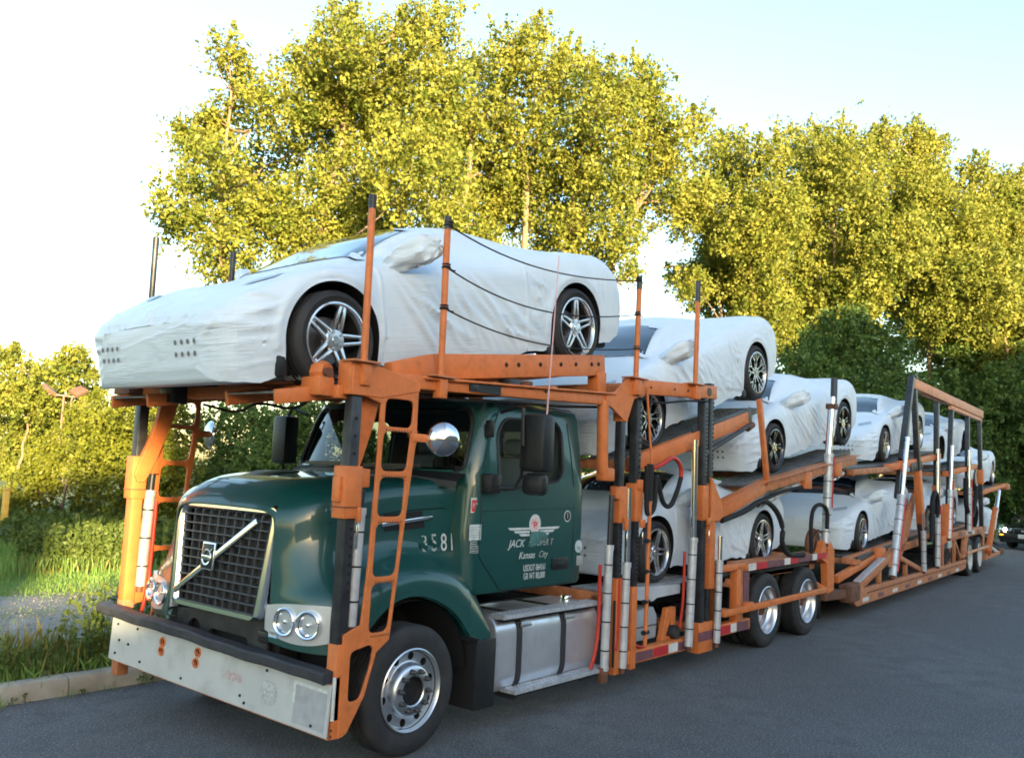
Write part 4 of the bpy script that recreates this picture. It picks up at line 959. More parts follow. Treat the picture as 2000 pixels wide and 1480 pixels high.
# --- mirrors on both doors
def door_mirror(f, bulk=1.0):
    y = f(-.20)
    bx = lambda a, b, c, d, e, g, n, m, bev: MB().box(a, b, min(f(c), f(d)), max(f(c), f(d)), e, g).build(n, m, TR, bev)
    big = bx(.93, 1.09, -.36, -.10, 2.09, 2.56, 'door_mirror', BLACK, .035)
    bx(.95, 1.06, -.34, -.12, 1.90, 2.075, 'spot_mirror', BLACK, .04)
    MB().tube([(1.0, f(.16), 2.58), (.96, f(-.05), 2.62), (.91, f(-.15), 2.60), (.91, f(-.16), 2.3), (.91, f(-.16), 2.05), (.90, f(-.10), 1.95), (.80, f(.06), 1.94)], .016, 8).build('mirror_arm', BLACK, TR)
    bx(.72, .86, -.0, .12, 1.90, 2.06, 'mirror_base', BLACK, .02)
    bx(.80, .86, .10, .16, 2.36, 2.50, 'mirror_hinge', BLACK, .01)
door_mirror(lambda y: y)
# far mirror housing stands a little further forward
mb = MB().box(.62, .80, 2.62, 2.84, 2.06, 2.54); mb.build('door_mirror', BLACK, TR, .04)
MB().tube([(.75, 2.45, 2.55), (.72, 2.66, 2.62), (.70, 2.72, 2.5), (.70, 2.72, 2.0), (.78, 2.48, 1.95)], .016, 8).build('mirror_arm', BLACK, TR)
MB().tube([(1.26, -.13, 2.56), (1.29, -.13, 3.0), (1.32, -.13, 3.5), (1.345, -.13, 3.98)], [.008, .006, .005, .004], 6).build('antenna', PINK, TR)
# roof lamps
for y in (.7, 1.0, 1.295, 1.6, 1.9): MB().box(1.05, 1.15, y-.05, y+.05, 2.67, 2.72).build('roof_marker', AMBER, TR, .015)

# --- behind the steer wheel: mud flap, tank with straps and treads
MB().box(.70, .93, .045, .075, .195, .735).build('mud_flap', BLACK, TR, .006)
MB().box(.69, .72, .05, .50, .2, .72).build('flap_web', UNDER, TR)
tk = [(1.0, 0)]; tkp = rpoly([(.10, .24), (.80, .24), (.80, .88), (.10, .88)], .17, 8)
tank = MB().prism(tkp, 1.0, 2.50, 'yz').build('fuel_tank', TANK, TR, .018)
for x in (1.30, 1.94):
    sp = rpoly([(.092, .232), (.808, .232), (.808, .888), (.092, .888)], .176, 8)
    MB().prism(sp, x-.035, x+.035, 'yz').build('tank_strap', RUBBER, tank)
    MB().box(x+.0, x+.14, .075, .095, .775, .805).build('strap_bolt', ALUM, tank, .006)
MB().tube([(2.32, .35, .86), (2.32, .35, .93)], .055, 20).build('fuel_cap', CHROME, tank, .008)
def tread(x0, x1, y0, y1, z, name):
    n = int((x1-x0)/.05); hs = []
    for i in range(n):
        for j in range(3):
            cx = x0+(x1-x0)*(i+.5)/n; cy = y0+(y1-y0)*(j+.5)/3
            hs.append(rrect(cx-.016, cx+.016, cy-.011, cy+.011, .008, 2)[::-1])
    s = plate(name, [(x0, y0), (x1, y0), (x1, y1), (x0, y1)], hs, .006, Matrix.Translation((0, 0, z)), GALV, tank, .001)
    mb = MB(); mb.box(x0, x1, y0-.004, y0, z-.03, z+.003); mb.box(x0, x1, y1, y1+.004, z-.03, z+.003); mb.box(x0, x0+.004, y0, y1, z-.03, z)
    mb.build('tread_lip', GALV, tank)
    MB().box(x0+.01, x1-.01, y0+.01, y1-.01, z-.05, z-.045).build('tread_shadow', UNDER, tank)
tread(1.02, 2.47, .05, .21, .895, 'tank_step'); tread(1.15, 2.56, .0, .16, .285, 'cab_step')
MB().box(1.2, 1.24, .06, .3, .2, .27).box(2.2, 2.24, .06, .3, .2, .27).build('step_bracket', STEEL, tank)

# ------------------------------------------------------------------ car carrier frame on the tractor
def beam(name, a, b, w, h, m=ORANGE, parent=TR, bev=.008, up=(0, 0, 1), **k): return MB().bar(a, b, w, h, up, **k).build(name, m, parent, bev)
def tube(name, pts, r, m, parent=TR, n=12): return MB().tube(pts, r, n).build(name, m, parent, smooth=50)
def side_plate(name, poly, holes, y, t, m=ORANGE, parent=TR, bev=.004): return plate(name, poly, holes, t, XZ(y), m, parent, bev)
pinhole_me = mesh_of(MB().lathe([(0, -.002), (.012, -.002), (.012, .002)], n=10), UNDER, name='pin_hole')
def pins(parent, x, y, z0, z1, step=.06, x2=None):
    n = int((z1-z0)/step)
    for i in range(n):
        z = z0+step*(i+.5); inst('pin_hole', pinhole_me, parent, Matrix.Translation((x+((x2-x)*(z-z0)/(z1-z0) if x2 is not None else 0), y, z)))
def cylinder(parent, a, b, c, r=.036, rod=.022, name='hydraulic_cylinder', bands=4, rodm=CHROME):
    """grey barrel a->b, rod b->c"""
    a, b, c = Vector(a), Vector(b), Vector(c); d = (b-a).normalized()
    o = MB().tube([a, b-d*.05, b-d*.049, b], [r, r, r*1.12, r*1.12], 18).build(name, CYL, parent, smooth=40)
    MB().tube([b, c], rod, 12).build('cylinder_rod', rodm, o)
    MB().tube([a-d*.05, a], [r*.6, r*.6], 12).build('cylinder_foot', RUST, o)
    for i in range(bands):
        p = a.lerp(b, (i+.7)/(bands+.4)); MB().tube([p-d*.006, p+d*.006], r*1.06, 16).build('cable_tie', ROPE, o)
    return o
def hose(name, pts, r, m, parent=TR, n=24): return tube(name, [Vector(q) for q in catmull(np.array(pts), n)], r, m, parent, 8)

def front_side(f, dx, near):
    Y = lambda a: f(a)
    yb = lambda a, b: (min(f(a), f(b)), max(f(a), f(b)))
    def bx(name, x0, x1, a, b, z0, z1, m, bev=.008):
        y0, y1 = yb(a, b); return MB().box(x0+dx, x1+dx, y0, y1, z0, z1).build(name, m, TR, bev)
    X = lambda x, y, z: (x+dx, f(y), z)
    bx('post', -.772, -.684, .002, .09, .86, 2.56, STEEL, .01)
    if near: pins(TR, -.715, .0, 1.2, 1.70); pins(TR, -.73, .0, 2.1, 2.5, .12)
    bx('post_foot', -.778, -.680, -.004, .096, .28, .89, ORANGE if near else ORANGE_OLD)
    if not near: bx('post_casing', -.776, -.680, -.002, .094, .86, 1.74, ORANGE)
    sw = .008 if near else 0
    s = bx('sleeve', -.798-sw, -.668+sw, -.014-sw, .108+sw, 1.72, 2.075, ORANGE)
    if near: bx('sleeve_flange', -.835, -.80, .02, .09, 1.83, 2.0, ORANGE)
    MB().box(-.803-sw+dx, -.663+sw+dx, *yb(-.019-sw, .113+sw), 1.793, 1.801).build('sleeve_joint', RUST, s)
    bx('pin_bracket', -.70, -.665, -.04, -.01, 1.70, 1.80, ORANGE)
    bx('pull_tag', -.70, -.682, -.035, -.027, 1.52, 1.68, CHROME)
    # curved gusset arm from the deck beam down to the sleeve
    P = [(-.60, 2.58), (-.44, 2.58), (-.50, 2.35), (-.58, 2.12), (-.66, 1.93), (-.70, 1.86), (-.76, 1.86), (-.79, 1.92), (-.76, 2.02), (-.68, 2.22), (-.63, 2.40)]
    side_plate('gusset_arm', [(x+dx, z) for x, z in P], [], f(.11), .05)
    # hydraulic cylinder behind the post
    cylinder(TR, X(-.625, .06, .99), X(-.600, .06, 1.79), X(-.590, .06, 2.02), .044, .028, bands=3, rodm=STEEL)
    bx('cylinder_lug', -.69, -.555, .02, .10, 1.93, 2.06, ORANGE)
    hose('air_hose', [X(-.555, .09, 1.7), X(-.56, .09, 1.3), X(-.57, .09, 1.0), X(-.62, .12, .80), X(-.72, .25, .62)], .016, RED)
    # ladder cut from one plate, rungs left between rounded openings
    lad = [(-.72, 2.70), (-.155, 2.665), (-.155, 2.36), (-.135, 2.30), (-.16, 2.24), (-.20, 1.90), (-.30, 1.0), (-.315, .875), (-.43, .80), (-.52, .52), (-.66, .30), (-.73, .28), (-.735, .95), (-.585, 1.0), (-.55, 1.4), (-.525, 2.1), (-.52, 2.52), (-.66, 2.56), (-.72, 2.62)]
    def hole(z0, z1, xl0, xr0, xl1, xr1): return rpoly([(xl0-.014, z0-.006), (xr0+.010, z0-.006), (xr1+.010, z1+.006), (xl1-.014, z1+.006)], .055, 5)[::-1]
    hs = [hole(2.37, 2.56, -.465, -.215, -.46, -.205), hole(2.055, 2.325, -.475, -.245, -.465, -.215), hole(1.735, 2.0, -.485, -.262, -.475, -.248),
          hole(1.32, 1.68, -.495, -.30, -.485, -.265), hole(.94, 1.265, -.50, -.345, -.495, -.305), rpoly([(-.665, .50), (-.56, .50), (-.475, .72), (-.46, .835), (-.50, .86), (-.665, .83)], .04, 3)[::-1]]
    mxp = [(x+dx, z) for x, z in lad]
    side_plate('ladder', mxp, [[(x+dx, z) for x, z in h] for h in hs], f(.0), .022)
    if near:
        for zr, xa, xb in ((2.325, -.46, -.22), (2.0, -.47, -.25), (1.68, -.48, -.27), (1.265, -.48, -.31), (.90, -.49, -.33)):
            mb = MB()
            for k in range(9):
                x = xa+(xb-xa)*k/8; mb.add([(x-.010, -.012, zr+.008), (x+.010, -.012, zr+.008), (x, -.012, zr+.024), (x-.010, .012, zr+.008), (x+.010, .012, zr+.008), (x, .012, zr+.024)], [(0, 1, 2), (5, 4, 3), (0, 2, 5, 3), (1, 4, 5, 2)])
            stuff(mb.build('rung_teeth', RUST, TR, smooth=0))
        MB().box(-.79, -.735, -.004, .010, .40, .68).build('reflector_strip', WHITET, TR, .003)
        for z in (.40, .34, .30): inst('bolt', bolt_me, TR, Matrix.Translation((-.775, .010, z)) @ Matrix.Rotation(PI/2, 4, 'X'))
    # convex mirror on a flat bracket
    mr = MB().bar(X(-.20, -.01, 2.30), X(-.03, -.03, 2.30), .012, .06).build('mirror_bracket', ORANGE, TR, .004)
    dome = []
    mb = MB().lathe([(0, -.055), (.05, -.050), (.09, -.038), (.12, -.016), (.128, 0), (.12, .01), (0, .012)], axis='x', n=40)
    o = mb.build('round_mirror', CHROME, TR, smooth=40); o.location = X(.03, -.10, 2.30); o.rotation_euler = (0, 0, (.95 if near else -.3))
    mb = MB()  # duller wedges laid over the dome to paint its faceted shading
    for a0, a1 in ((.6, 1.7), (3.6, 5.2)):
        pr = [(.0, -.0565), (.05, -.0515), (.09, -.0395), (.12, -.0175)]
        k = 8; vs = []
        for i in range(k+1):
            a = a0+(a1-a0)*i/k; vs += [(h, r*math.cos(a), r*math.sin(a)) for r, h in pr]
        mb.add(vs, [(i*4+j, (i+1)*4+j, (i+1)*4+j+1, i*4+j+1) for i in range(k) for j in range(3)])
    mb.build('facet_shading', mat('mirror_dull', (.42, .42, .44), .3, metal=1) if 'mirror_dull' not in MATS else MATS['mirror_dull'], o)
    # side rail of the head rack over the cab
    beam('rack_rail', X(-.72, .05, 2.69), X(2.50, .05, 2.815), .10, .105)
    beam('rail_flange', X(-.10, -.01, 2.745), X(2.50, -.01, 2.875), .06, .018)
    bx('rack_gusset', -.82, -.66, -.012, .12, 2.56, 2.80, ORANGE)
    if near:
        side_plate('rack_gusset', [(-.80, 2.56), (-.52, 2.56), (-.15, 2.64), (-.15, 2.70), (-.45, 2.76), (-.70, 2.80), (-.80, 2.80)], [], -.012, .014)
        MB().box(.40, .78, -.013, -.003, 2.70, 2.775).build('rail_tape', BLACK, TR); MB().box(.42, .50, -.016, -.012, 2.71, 2.765).build('rail_disc', STEEL, TR, .004)
    # upper tilting deck side beam with pin holes
    d0, d1 = Vector(X(.10, .13, 2.86)), Vector(X(2.46, .13, 3.155))
    ub = beam('deck_beam', d0, d1, .09, .20)
    beam('deck_beam_shoe', X(-.34, .13, 2.76), d0, .085, .16, h2=.20)
    for t in (.36, .43, .56, .69, .79, .90, .95):
        p = d0.lerp(d1, t); inst('pin_hole', pinhole_me, ub, Matrix.Translation((p.x, (f(.083)), p.z+.01)) @ Matrix.Rotation(PI if not near else 0, 4, 'Z') @ Matrix.Scale(1.7, 4))
    bx('deck_beam_end', 2.33, 2.47, .07, .20, 2.86, 3.08, ORANGE)
    bx('slide_block', .95, 1.10, .03, .16, 2.76, 2.86, STEEL); bx('slide_block', 1.14, 1.22, .0, .08, 2.78, 2.86, RUST)
    # stakes with a collar
    for x, z0, z1 in ((-.70, 2.80, 3.98), (.07, 2.78, 4.02)):
        MB().tube([X(x, -.005, z0-.12), X(x-.01, -.005, z1-.10)], .026, 14).build('stake', ORANGE if near else STEEL, TR, smooth=50)
        MB().tube([X(x-.01, -.005, z1-.10), X(x-.01, -.005, z1)], .0275, 14).build('stake_cap', STEEL, TR, smooth=50)
        bx('stake_plate', x-.14, x+.10, -.075, .06, z0-.015, z0, ORANGE_OLD, .003)
        bx('stake_socket', x-.04, x+.045, -.045, .035, z0-.17, z0-.015, ORANGE)
front_side(lambda y: y, 0, True)
front_side(mir, -.185, False)
# cross beams joining the two sides
beam('front_beam', (-.80, .06, 2.575), (-.97, 2.53, 2.60), .12, .09, ORANGE)
beam('front_roller', (-.91, .18, 2.70), (-1.06, 2.42, 2.71), .05, .05, RUST)
tube('roller_sleeve', [(-.915, .32, 2.70), (-.95, .85, 2.70)], .045, CYL)
for y in (.36, .44, .52, .60): tube('sleeve_wrap', [(-.915-.06*(y-.3), y, 2.70), (-.918-.06*(y-.3), y+.035, 2.70)], .049, CYL)
nut = MB().lathe([(.035, -.05), (.075, -.05), (.085, -.02), (.085, .02), (.075, .05), (.035, .05)], n=8); o = nut.build('roller_nut', ORANGE, TR, smooth=20); o.location = (-.905, .19, 2.70); o.rotation_euler = (0, 0, .3)
tube('roller_core', [(-.91, .10, 2.70), (-.905, .26, 2.70)], .036, RUST)
MB().box(-.99, -.86, .10, .30, 2.54, 2.67).build('roller_bracket', ORANGE, TR, .01)
MB().box(-1.10, -.97, 1.75, 1.95, 2.50, 2.72).build('roller_bracket', BLACK, TR, .01)
MB().box(-1.14, -.98, 2.36, 2.62, 2.58, 2.76).build('roller_bracket', RUST, TR, .01)
for x, z in ((.0, 2.70), (.9, 2.78), (1.7, 2.83), (2.40, 2.90)):
    beam('cross_beam', (x, .12, z), (x-.17, 2.47, z), .10, .09, ORANGE_OLD)
for c in (.30, 2.29-.0):
    # perforated wheel tracks carrying the top car
    y0 = .22 if c < 1 else 1.85
    a, b = Vector((-1.25, 0, 2.535)), Vector((2.42, 0, 3.15)); L = (b-a).length; ang = math.atan2(b.z-a.z, b.x-a.x)
    hs = [rrect(L*(i+.5)/34-.03, L*(i+.5)/34+.03, .08+.13*j-.02, .08+.13*j+.02, .018, 2)[::-1] for i in range(34) for j in range(4)]
    tm = Matrix.Translation((a.x, y0, a.z)) @ Matrix.Rotation(-ang, 4, 'Y')
    tr_ = plate('wheel_track', [(0, 0), (L, 0), (L, .56), (0, .56)], hs, .012, tm, TREAD, TR, .001)
    for yy in (y0, y0+.56):
        beam('track_edge', a+Vector((0, yy, -.03)), b+Vector((0, yy, -.03)), .04, .10, ORANGE)

# --- rear four post frame behind the cab
def rear_side(f, near, dx=0):
    yb = lambda a, b: (min(f(a), f(b)), max(f(a), f(b)))
    def bx(name, x0, x1, a, b, z0, z1, m, bev=.008, par=TR):
        y0, y1 = yb(a, b); return MB().box(x0+dx, x1+dx, y0, y1, z0, z1).build(name, m, par, bev)
    X = lambda x, y, z: (x+dx, f(y), z)
    # post one
    bx('post_foot', 2.662, 2.758, .0, .092, .19, 1.10, ORANGE); bx('post', 2.67, 2.752, .005, .085, 1.10, 2.80, STEEL, .01)
    bx('post_head', 2.652, 2.77, -.006, .10, 2.62, 2.86, ORANGE)
    s = bx('sleeve', 2.65, 2.775, -.014, .106, 1.63, 1.985, ORANGE)
    bx('sleeve_flange', 2.58, 2.65, -.02, .05, 1.86, 1.97, ORANGE); bx('pull_tag', 2.75, 2.765, -.045, -.036, 1.40, 1.54, CHROME); bx('pin_bracket', 2.72, 2.785, -.045, -.014, 1.56, 1.68, ORANGE)
    # post two
    bx('post_foot', 2.955, 3.055, .0, .095, .20, 1.0, ORANGE); bx('post', 2.965, 3.062, .006, .095, 1.0, 2.92, STEEL, .01)
    bx('sleeve', 2.945, 3.085, -.014, .112, 1.64, 2.02, ORANGE); bx('sleeve_cap', 2.955, 3.05, -.035, -.005, 1.96, 2.06, ORANGE)
    bx('pull_tag', 3.045, 3.06, -.045, -.036, 1.42, 1.54, CHROME); bx('pin_bracket', 3.02, 3.10, -.045, -.014, 1.58, 1.66, ORANGE)
    if near:
        pins(TR, 2.725, .003, 1.15, 1.62, .045); pins(TR, 3.03, .004, 1.05, 1.6, .045); pins(TR, 3.03, .004, 2.1, 2.85, .06)
    cylinder(TR, X(2.45, -.02, .27), X(2.475, -.02, 1.43), X(2.49, -.02, 1.90), .040, .026, rodm=STEEL)
    cylinder(TR, X(2.77, -.02, .25), X(2.80, -.02, 1.25), X(2.80, -.02, 1.97), .040, .030)
    bx('foot_clevis', 2.40, 2.50, -.04, .02, .16, .30, RUST)
    # orange stay tube hanging from the head rack
    tube('stay_tube', [X(2.36, .03, 2.80), X(2.38, .03, 2.18), X(2.40, .03, 2.12)], .055, ORANGE); bx('stay_foot', 2.36, 2.56, -.01, .09, 2.03, 2.16, ORANGE, .02)
    # gusset stepping up to the rear rail
    side_plate('step_gusset', [(x+dx, z) for x, z in [(2.36, 2.86), (2.52, 2.90), (2.76, 3.07), (3.05, 3.07), (3.05, 2.90), (2.86, 2.86), (2.74, 2.62), (2.70, 2.62), (2.45, 2.74), (2.36, 2.76)]], [], f(.0), .03)
    beam('rear_rail', X(2.80, .05, 2.985), X(4.72, .05, 3.10), .10, .15)
    o = MB().lathe([(0, -.006), (.045, -.006), (.05, 0)], n=24).build('rail_boss', STEEL, TR); o.location = X(4.52, -.002, 3.09)
    for x, z0, z1 in ((2.88, 3.06, 4.12), (4.15, 3.13, 4.32)):
        t0 = tube('stake', [X(x, -.01, z0-.08), X(x+.02, -.01, z1-.12)], .027, ORANGE); tube('stake_cap', [X(x+.02, -.01, z1-.14 if x < 4 else z1-.25), X(x+.02, -.01, z1)], .029, STEEL)
        bx('stake_plate', x-.16, x+.14, -.08, .06, z0, z0+.014, ORANGE_OLD, .003); bx('stake_socket', x-.06, x+.06, -.055, .03, z0-.16, z0, ORANGE)
    # posts three and four
    bx('post', 4.412, 4.508, .0, .095, .35, 3.03, STEEL, .01); bx('post', 4.585, 4.678, .012, .105, .35, 3.20, STEEL, .01)
    bx('post_foot', 4.38, 4.72, -.006, .115, .17, .50, ORANGE); bx('maroon_tape', 4.375, 4.725, -.009, .0, .30, .40, MAROON, 0)
    bx('sleeve', 4.39, 4.53, -.02, .115, 1.63, 2.02, ORANGE); bx('sleeve', 4.575, 4.71, -.02, .12, .86, 2.05, ORANGE)
    side_plate('sleeve_wing', [(x+dx, z) for x, z in [(4.56, 2.12), (4.70, 1.97), (4.84, 1.82), (4.86, 1.66), (4.74, 1.62), (4.56, 1.62)]], [], f(-.02), .03)
    bx('pull_tag', 4.50, 4.515, -.045, -.036, 1.38, 1.52, CHROME); bx('pin_bracket', 4.46, 4.54, -.05, -.02, 1.58, 1.66, ORANGE)
    if near: pins(TR, 4.475, -.002, .95, 1.6, .045); pins(TR, 4.475, -.002, 2.1, 2.95, .045); pins(TR, 4.66, .010, 2.1, 3.1, .05)
    cylinder(TR, X(4.07, -.04, .30), X(4.13, -.04, 1.45), X(4.12, -.04, 2.52), .046, .034)
    cylinder(TR, X(4.72, -.05, .26), X(4.76, -.05, 1.18), X(4.77, -.05, 1.45), .040, .026)
    # lower side rail with reflective tape
    beam('side_rail', X(2.72, .06, .315), X(4.28, .06, .305), .10, .13)
    for i, (x0, x1, m) in enumerate(((3.02, 3.40, MAROON), (3.42, 3.72, REDT), (3.72, 3.92, WHITET), (3.92, 4.24, MAROON))):
        bx('reflective_tape', x0, x1, .005, .012, .262, .352, m, 0)
    bx('floor_rail', 2.6, 8.3, .16, .26, .86, .93, ORANGE_OLD)
    # box frame ahead of the drive wheels, step bar and fender plank
    for x in (4.88, 5.42): bx('frame_upright', x-.05, x+.06, .01, .11, .33, 1.07, ORANGE)
    beam('frame_top', X(4.83, .06, 1.055), X(5.75, .06, 1.055), .10, .07); beam('frame_foot', X(4.70, .06, .36), X(5.75, .06, .36), .10, .13, ORANGE)
    bx('reflective_tape', 4.95, 5.2, .004, .011, .31, .405, REDT, 0); bx('reflective_tape', 5.2, 5.36, .004, .011, .31, .405, WHITET, 0); bx('reflective_tape', 5.36, 5.7, .004, .011, .30, .41, MAROON, 0)
    side_plate('fender_stay', [(x+dx, z) for x, z in [(5.42, 1.04), (5.72, 1.04), (5.70, .8), (5.60, .55), (5.56, .42), (5.42, .42)]], [], f(.04), .03, ORANGE_OLD)
    bx('fender_tape', 5.56, 5.72, .015, .022, .5, 1.0, MAROON, 0)
    fp = beam('fender_plank', X(5.60, .12, 1.045), X(8.30, .12, 1.075), .28, .09, ORANGE_OLD)
    for x0, x1, m in ((5.62, 5.83, WHITET), (5.83, 6.18, REDT), (6.18, 6.72, MAROON), (6.72, 6.92, WHITET), (6.92, 7.2, REDT), (7.2, 7.72, MAROON), (7.72, 7.9, WHITET), (7.9, 8.28, REDT)):
        z = 1.045+.03*((x0+x1)/2-5.6)/2.7; bx('reflective_tape', x0, x1, -.026, -.019, z-.042, z+.042, m, 0)
    beam('guard_bar', X(4.95, -.03, .555), X(8.24, -.03, .585), .05, .075, ORANGE); bx('guard_bracket', 5.55, 5.70, -.06, .02, .53, .63, ORANGE); bx('guard_bracket', 4.90, 5.10, -.06, .10, .52, .60, ORANGE); beam('guard_bracket', X(8.2, -.03, .585), X(8.2, .2, .7), .06, .07, ORANGE)
    # rear corner: pivot casting and tall leaning lift cylinder
    side_plate('pivot_plate', [(x+dx, z) for x, z in [(8.02, 1.05), (8.2, 1.28), (8.48, 1.26), (8.62, 1.12), (8.60, .55), (8.36, .52), (8.32, .95)]], [circ(8.32, 1.12, .05, 12)[::-1]], f(.03), .10)
    MB().tube([X(8.02, .10, 1.06), X(8.10, .10, 1.30), X(8.28, .10, 1.42), X(8.42, .10, 1.38)], .02, 6).build('lug', RUST, TR)
    o = MB().lathe([(0, -.03), (.24, -.03), (.25, 0), (.24, .03), (0, .03)], n=28).build('pivot_wheel', RUST, TR); o.location = X(8.22, .16, 1.20)
    cl = cylinder(TR, X(8.30, -.0, 1.24), X(8.42, -.0, 2.55), X(8.56, -.0, 3.40), .062, .044, bands=5)
    tube('lift_cap', [X(8.54, .0, 3.28), X(8.60, .0, 3.30), X(8.68, .02, 3.70)], .05, STEEL); bx('cap_collar', 8.48, 8.64, -.06, .08, 3.22, 3.30, RUST)
    beam('lift_arm', X(8.50, .07, 2.30), X(8.66, .07, 3.30), .05, .07, ORANGE)
    hose('red_line', [X(8.37, -.066, 1.75), X(8.41, -.066, 2.2), X(8.44, -.066, 2.5)], .012, RED)
    hose('loop_hose', [X(7.75, -.0, 1.12), X(7.72, -.0, 1.5), X(7.80, -.0, 1.72), X(8.05, -.0, 1.80), X(8.26, -.03, 1.72), X(8.27, -.03, 1.45)], .03, ROPE)
    # mud flap behind the drive wheels
    MB().box(8.22+dx, 8.25+dx, *yb(.05, .60), .16, .60).build('mud_flap', BLACK, TR, .004)
    # ramp carrying the second car
    a, b = Vector(X(3.02, .10, 2.205)), Vector(X(5.72, .10, 2.87))
    beam('ramp_beam', a, b, .09, .17, ORANGE); beam('ramp_liner', Vector(X(4.3, .085, 2.55)), Vector(X(5.85, .085, 2.93)), .02, .20, STEEL)
    tube('ramp_cylinder', [X(4.45, .04, 2.36), X(5.75, .04, 2.80)], .028, STEEL); tube('ramp_cylinder', [X(5.65, .04, 2.74), X(5.80, .04, 2.80)], .04, RUST)
    # ramp carrying the rear upper car
    c0, c1, c2 = Vector(X(4.76, .06, 1.69)), Vector(X(6.15, .06, 2.02)), Vector(X(9.70, .06, 2.50))
    beam('arm_beam', c0, c1, .10, .20, ORANGE, h2=.15); beam('arm_beam', c1, c2, .10, .13, ORANGE_OLD)
    beam('arm_flange', c0+Vector((.1, -.03 if near else .03, .125)), c1+Vector((0, -.03 if near else .03, .09)), .16, .014, ORANGE)
    beam('arm_flange', c1+Vector((0, 0, .075)), c2+Vector((0, 0, .075)), .22, .014, ORANGE_OLD)
    cylinder(TR, X(6.2, .12, 1.80), X(7.6, .12, 2.10), X(8.3, .10, 2.25), .05, .032, bands=2)
    bx('arm_bracket', 7.5, 7.75, .0, .1, 2.02, 2.26, ORANGE); bx('arm_bracket', 8.72, 9.0, .0, .1, 2.22, 2.46, ORANGE)
    cylinder(TR, X(9.3, .10, 2.28), X(9.0, .10, 2.2), X(8.55, .10, 2.08), .035, .022, bands=0)
    beam('arm_stake', X(5.90, .0, 3.13), X(6.19, .0, 2.06), .055, .075, ORANGE, bev=.004)
rear_side(lambda y: y, True)
rear_side(mir, False)
for x, z in ((2.95, 2.98), (4.4, 3.08), (3.1, 2.2), (5.5, 2.78), (6.2, 1.98), (7.6, 2.18), (9.4, 2.42), (4.6, .40), (2.65, .9), (5.4, .86)):
    beam('cross_beam', (x, .1, z), (x, 2.49, z), .10, .10, ORANGE_OLD)
def track(name, a, b, y0, w=.56, parent=TR, n=28, m=TREAD):
    a, b = Vector(a), Vector(b); L = (b-a).length; ang = math.atan2(b.z-a.z, b.x-a.x)
    hs = [rrect(L*(i+.5)/n-.028, L*(i+.5)/n+.028, .07+.14*j-.018, .07+.14*j+.018, .016, 2)[::-1] for i in range(n) for j in range(4)]
    tm = Matrix.Translation((a.x, y0, a.z)) @ Matrix.Rotation(-ang, 4, 'Y')
    t = plate(name, [(0, 0), (L, 0), (L, w), (0, w)], hs, .012, tm, m, parent, .001)
    mb = MB()
    for yy in (y0+.01, y0+w-.01): mb.bar(a+Vector((0, yy, -.03)), b+Vector((0, yy, -.03)), .02, .07)
    for i in range(int(L/.5)): 
        p = a.lerp(b, (i+.5)/int(L/.5)); mb.bar(p+Vector((0, y0, -.045)), p+Vector((0, y0+w, -.045)), .05, .03)
    mb.build('track_frame', STEEL, parent)
    return t
for y0 in (.16, 1.87):
    track('wheel_track', (3.1, 0, 2.25), (6.2, 0, 3.04), y0)
    track('wheel_track', (6.0, 0, 2.02), (9.85, 0, 2.66), y0)
    t = track('wheel_track', (2.9, 0, .925), (4.95, 0, .935), y0, m=GALV); track('wheel_track', (4.95, 0, .935), (8.1, 0, .935), y0)
# pale deck skirt by the lower car's front wheel
side_plate('deck_skirt', [(3.03, .975), (4.1, .935), (4.1, .84), (3.6, .83), (3.52, .80), (3.05, .86)], [], .10, .02, mat('pale_grey_paint', (.42, .44, .46), .4, var=.1), TR)
# ratchet bar, hose bundle, tool box and winch behind the tank
tube('ratchet_bar', [(3.02, -.06, 3.0), (3.16, -.06, 2.2), (3.16, -.06, 1.9)], .012, ORANGE); tube('bar_wrap', [(3.13, -.06, 2.22), (3.13, -.06, 1.85)], .035, ROPE)
tube('ratchet_bar', [(3.14, -.06, 1.9), (3.14, -.06, 1.5), (3.12, -.06, .42)], .020, ORANGE)
hose('black_hose', [(3.10, -.04, 2.2), (3.10, -.04, 1.95), (3.12, -.05, 1.72), (3.25, -.05, 1.80), (3.28, -.05, 2.1), (3.42, -.05, 1.84), (3.58, -.05, 1.80), (3.72, -.05, 1.95), (3.80, -.05, 2.1)], .026, ROPE, n=60)
hose('red_hose', [(3.80, -.05, 2.09), (3.78, -.05, 2.22), (3.62, -.05, 2.30), (3.40, -.03, 2.22), (3.3, -.0, 2.18)], .024, RED)
for a in range(4): MB().tube([(3.10-.03, -.06, .55+.3*a), (3.17, -.06, .55+.3*a)], .024, 6).build('cable_tie', ROPE, TR)
hose('red_hose', [(2.36, -.0, 1.25), (2.36, -.0, .7), (2.32, -.0, .45), (2.28, .02, .30)], .018, RED)
hose('red_hose', [(2.70, -.0, 1.1), (2.70, -.0, .6), (2.68, -.0, .42)], .016, RED)
hose('red_hose', [(3.05, .1, .95), (3.04, .06, .55), (3.08, .02, .42), (3.22, .0, .40), (3.3, .05, .48)], .016, RED)
hose('red_hose', [(4.02, -.0, 1.3), (4.0, -.0, .8), (3.98, .02, .5)], .016, RED)
hose('red_hose', [(5.3, .2, 1.0), (5.22, .2, .8), (5.2, .2, .5)], .02, RED)
tb = [(3.12, .40), (3.72, .40), (3.74, .62), (3.66, .73), (3.12, .70)]
o = MB().prism(tb, .16, .62).build('tool_box', mat('grey_tool_box', (.28, .31, .33), .5, var=.1), TR, .015)
MB().box(3.11, 3.75, .155, .16, .535, .545).build('box_seam', BLACK, TR)
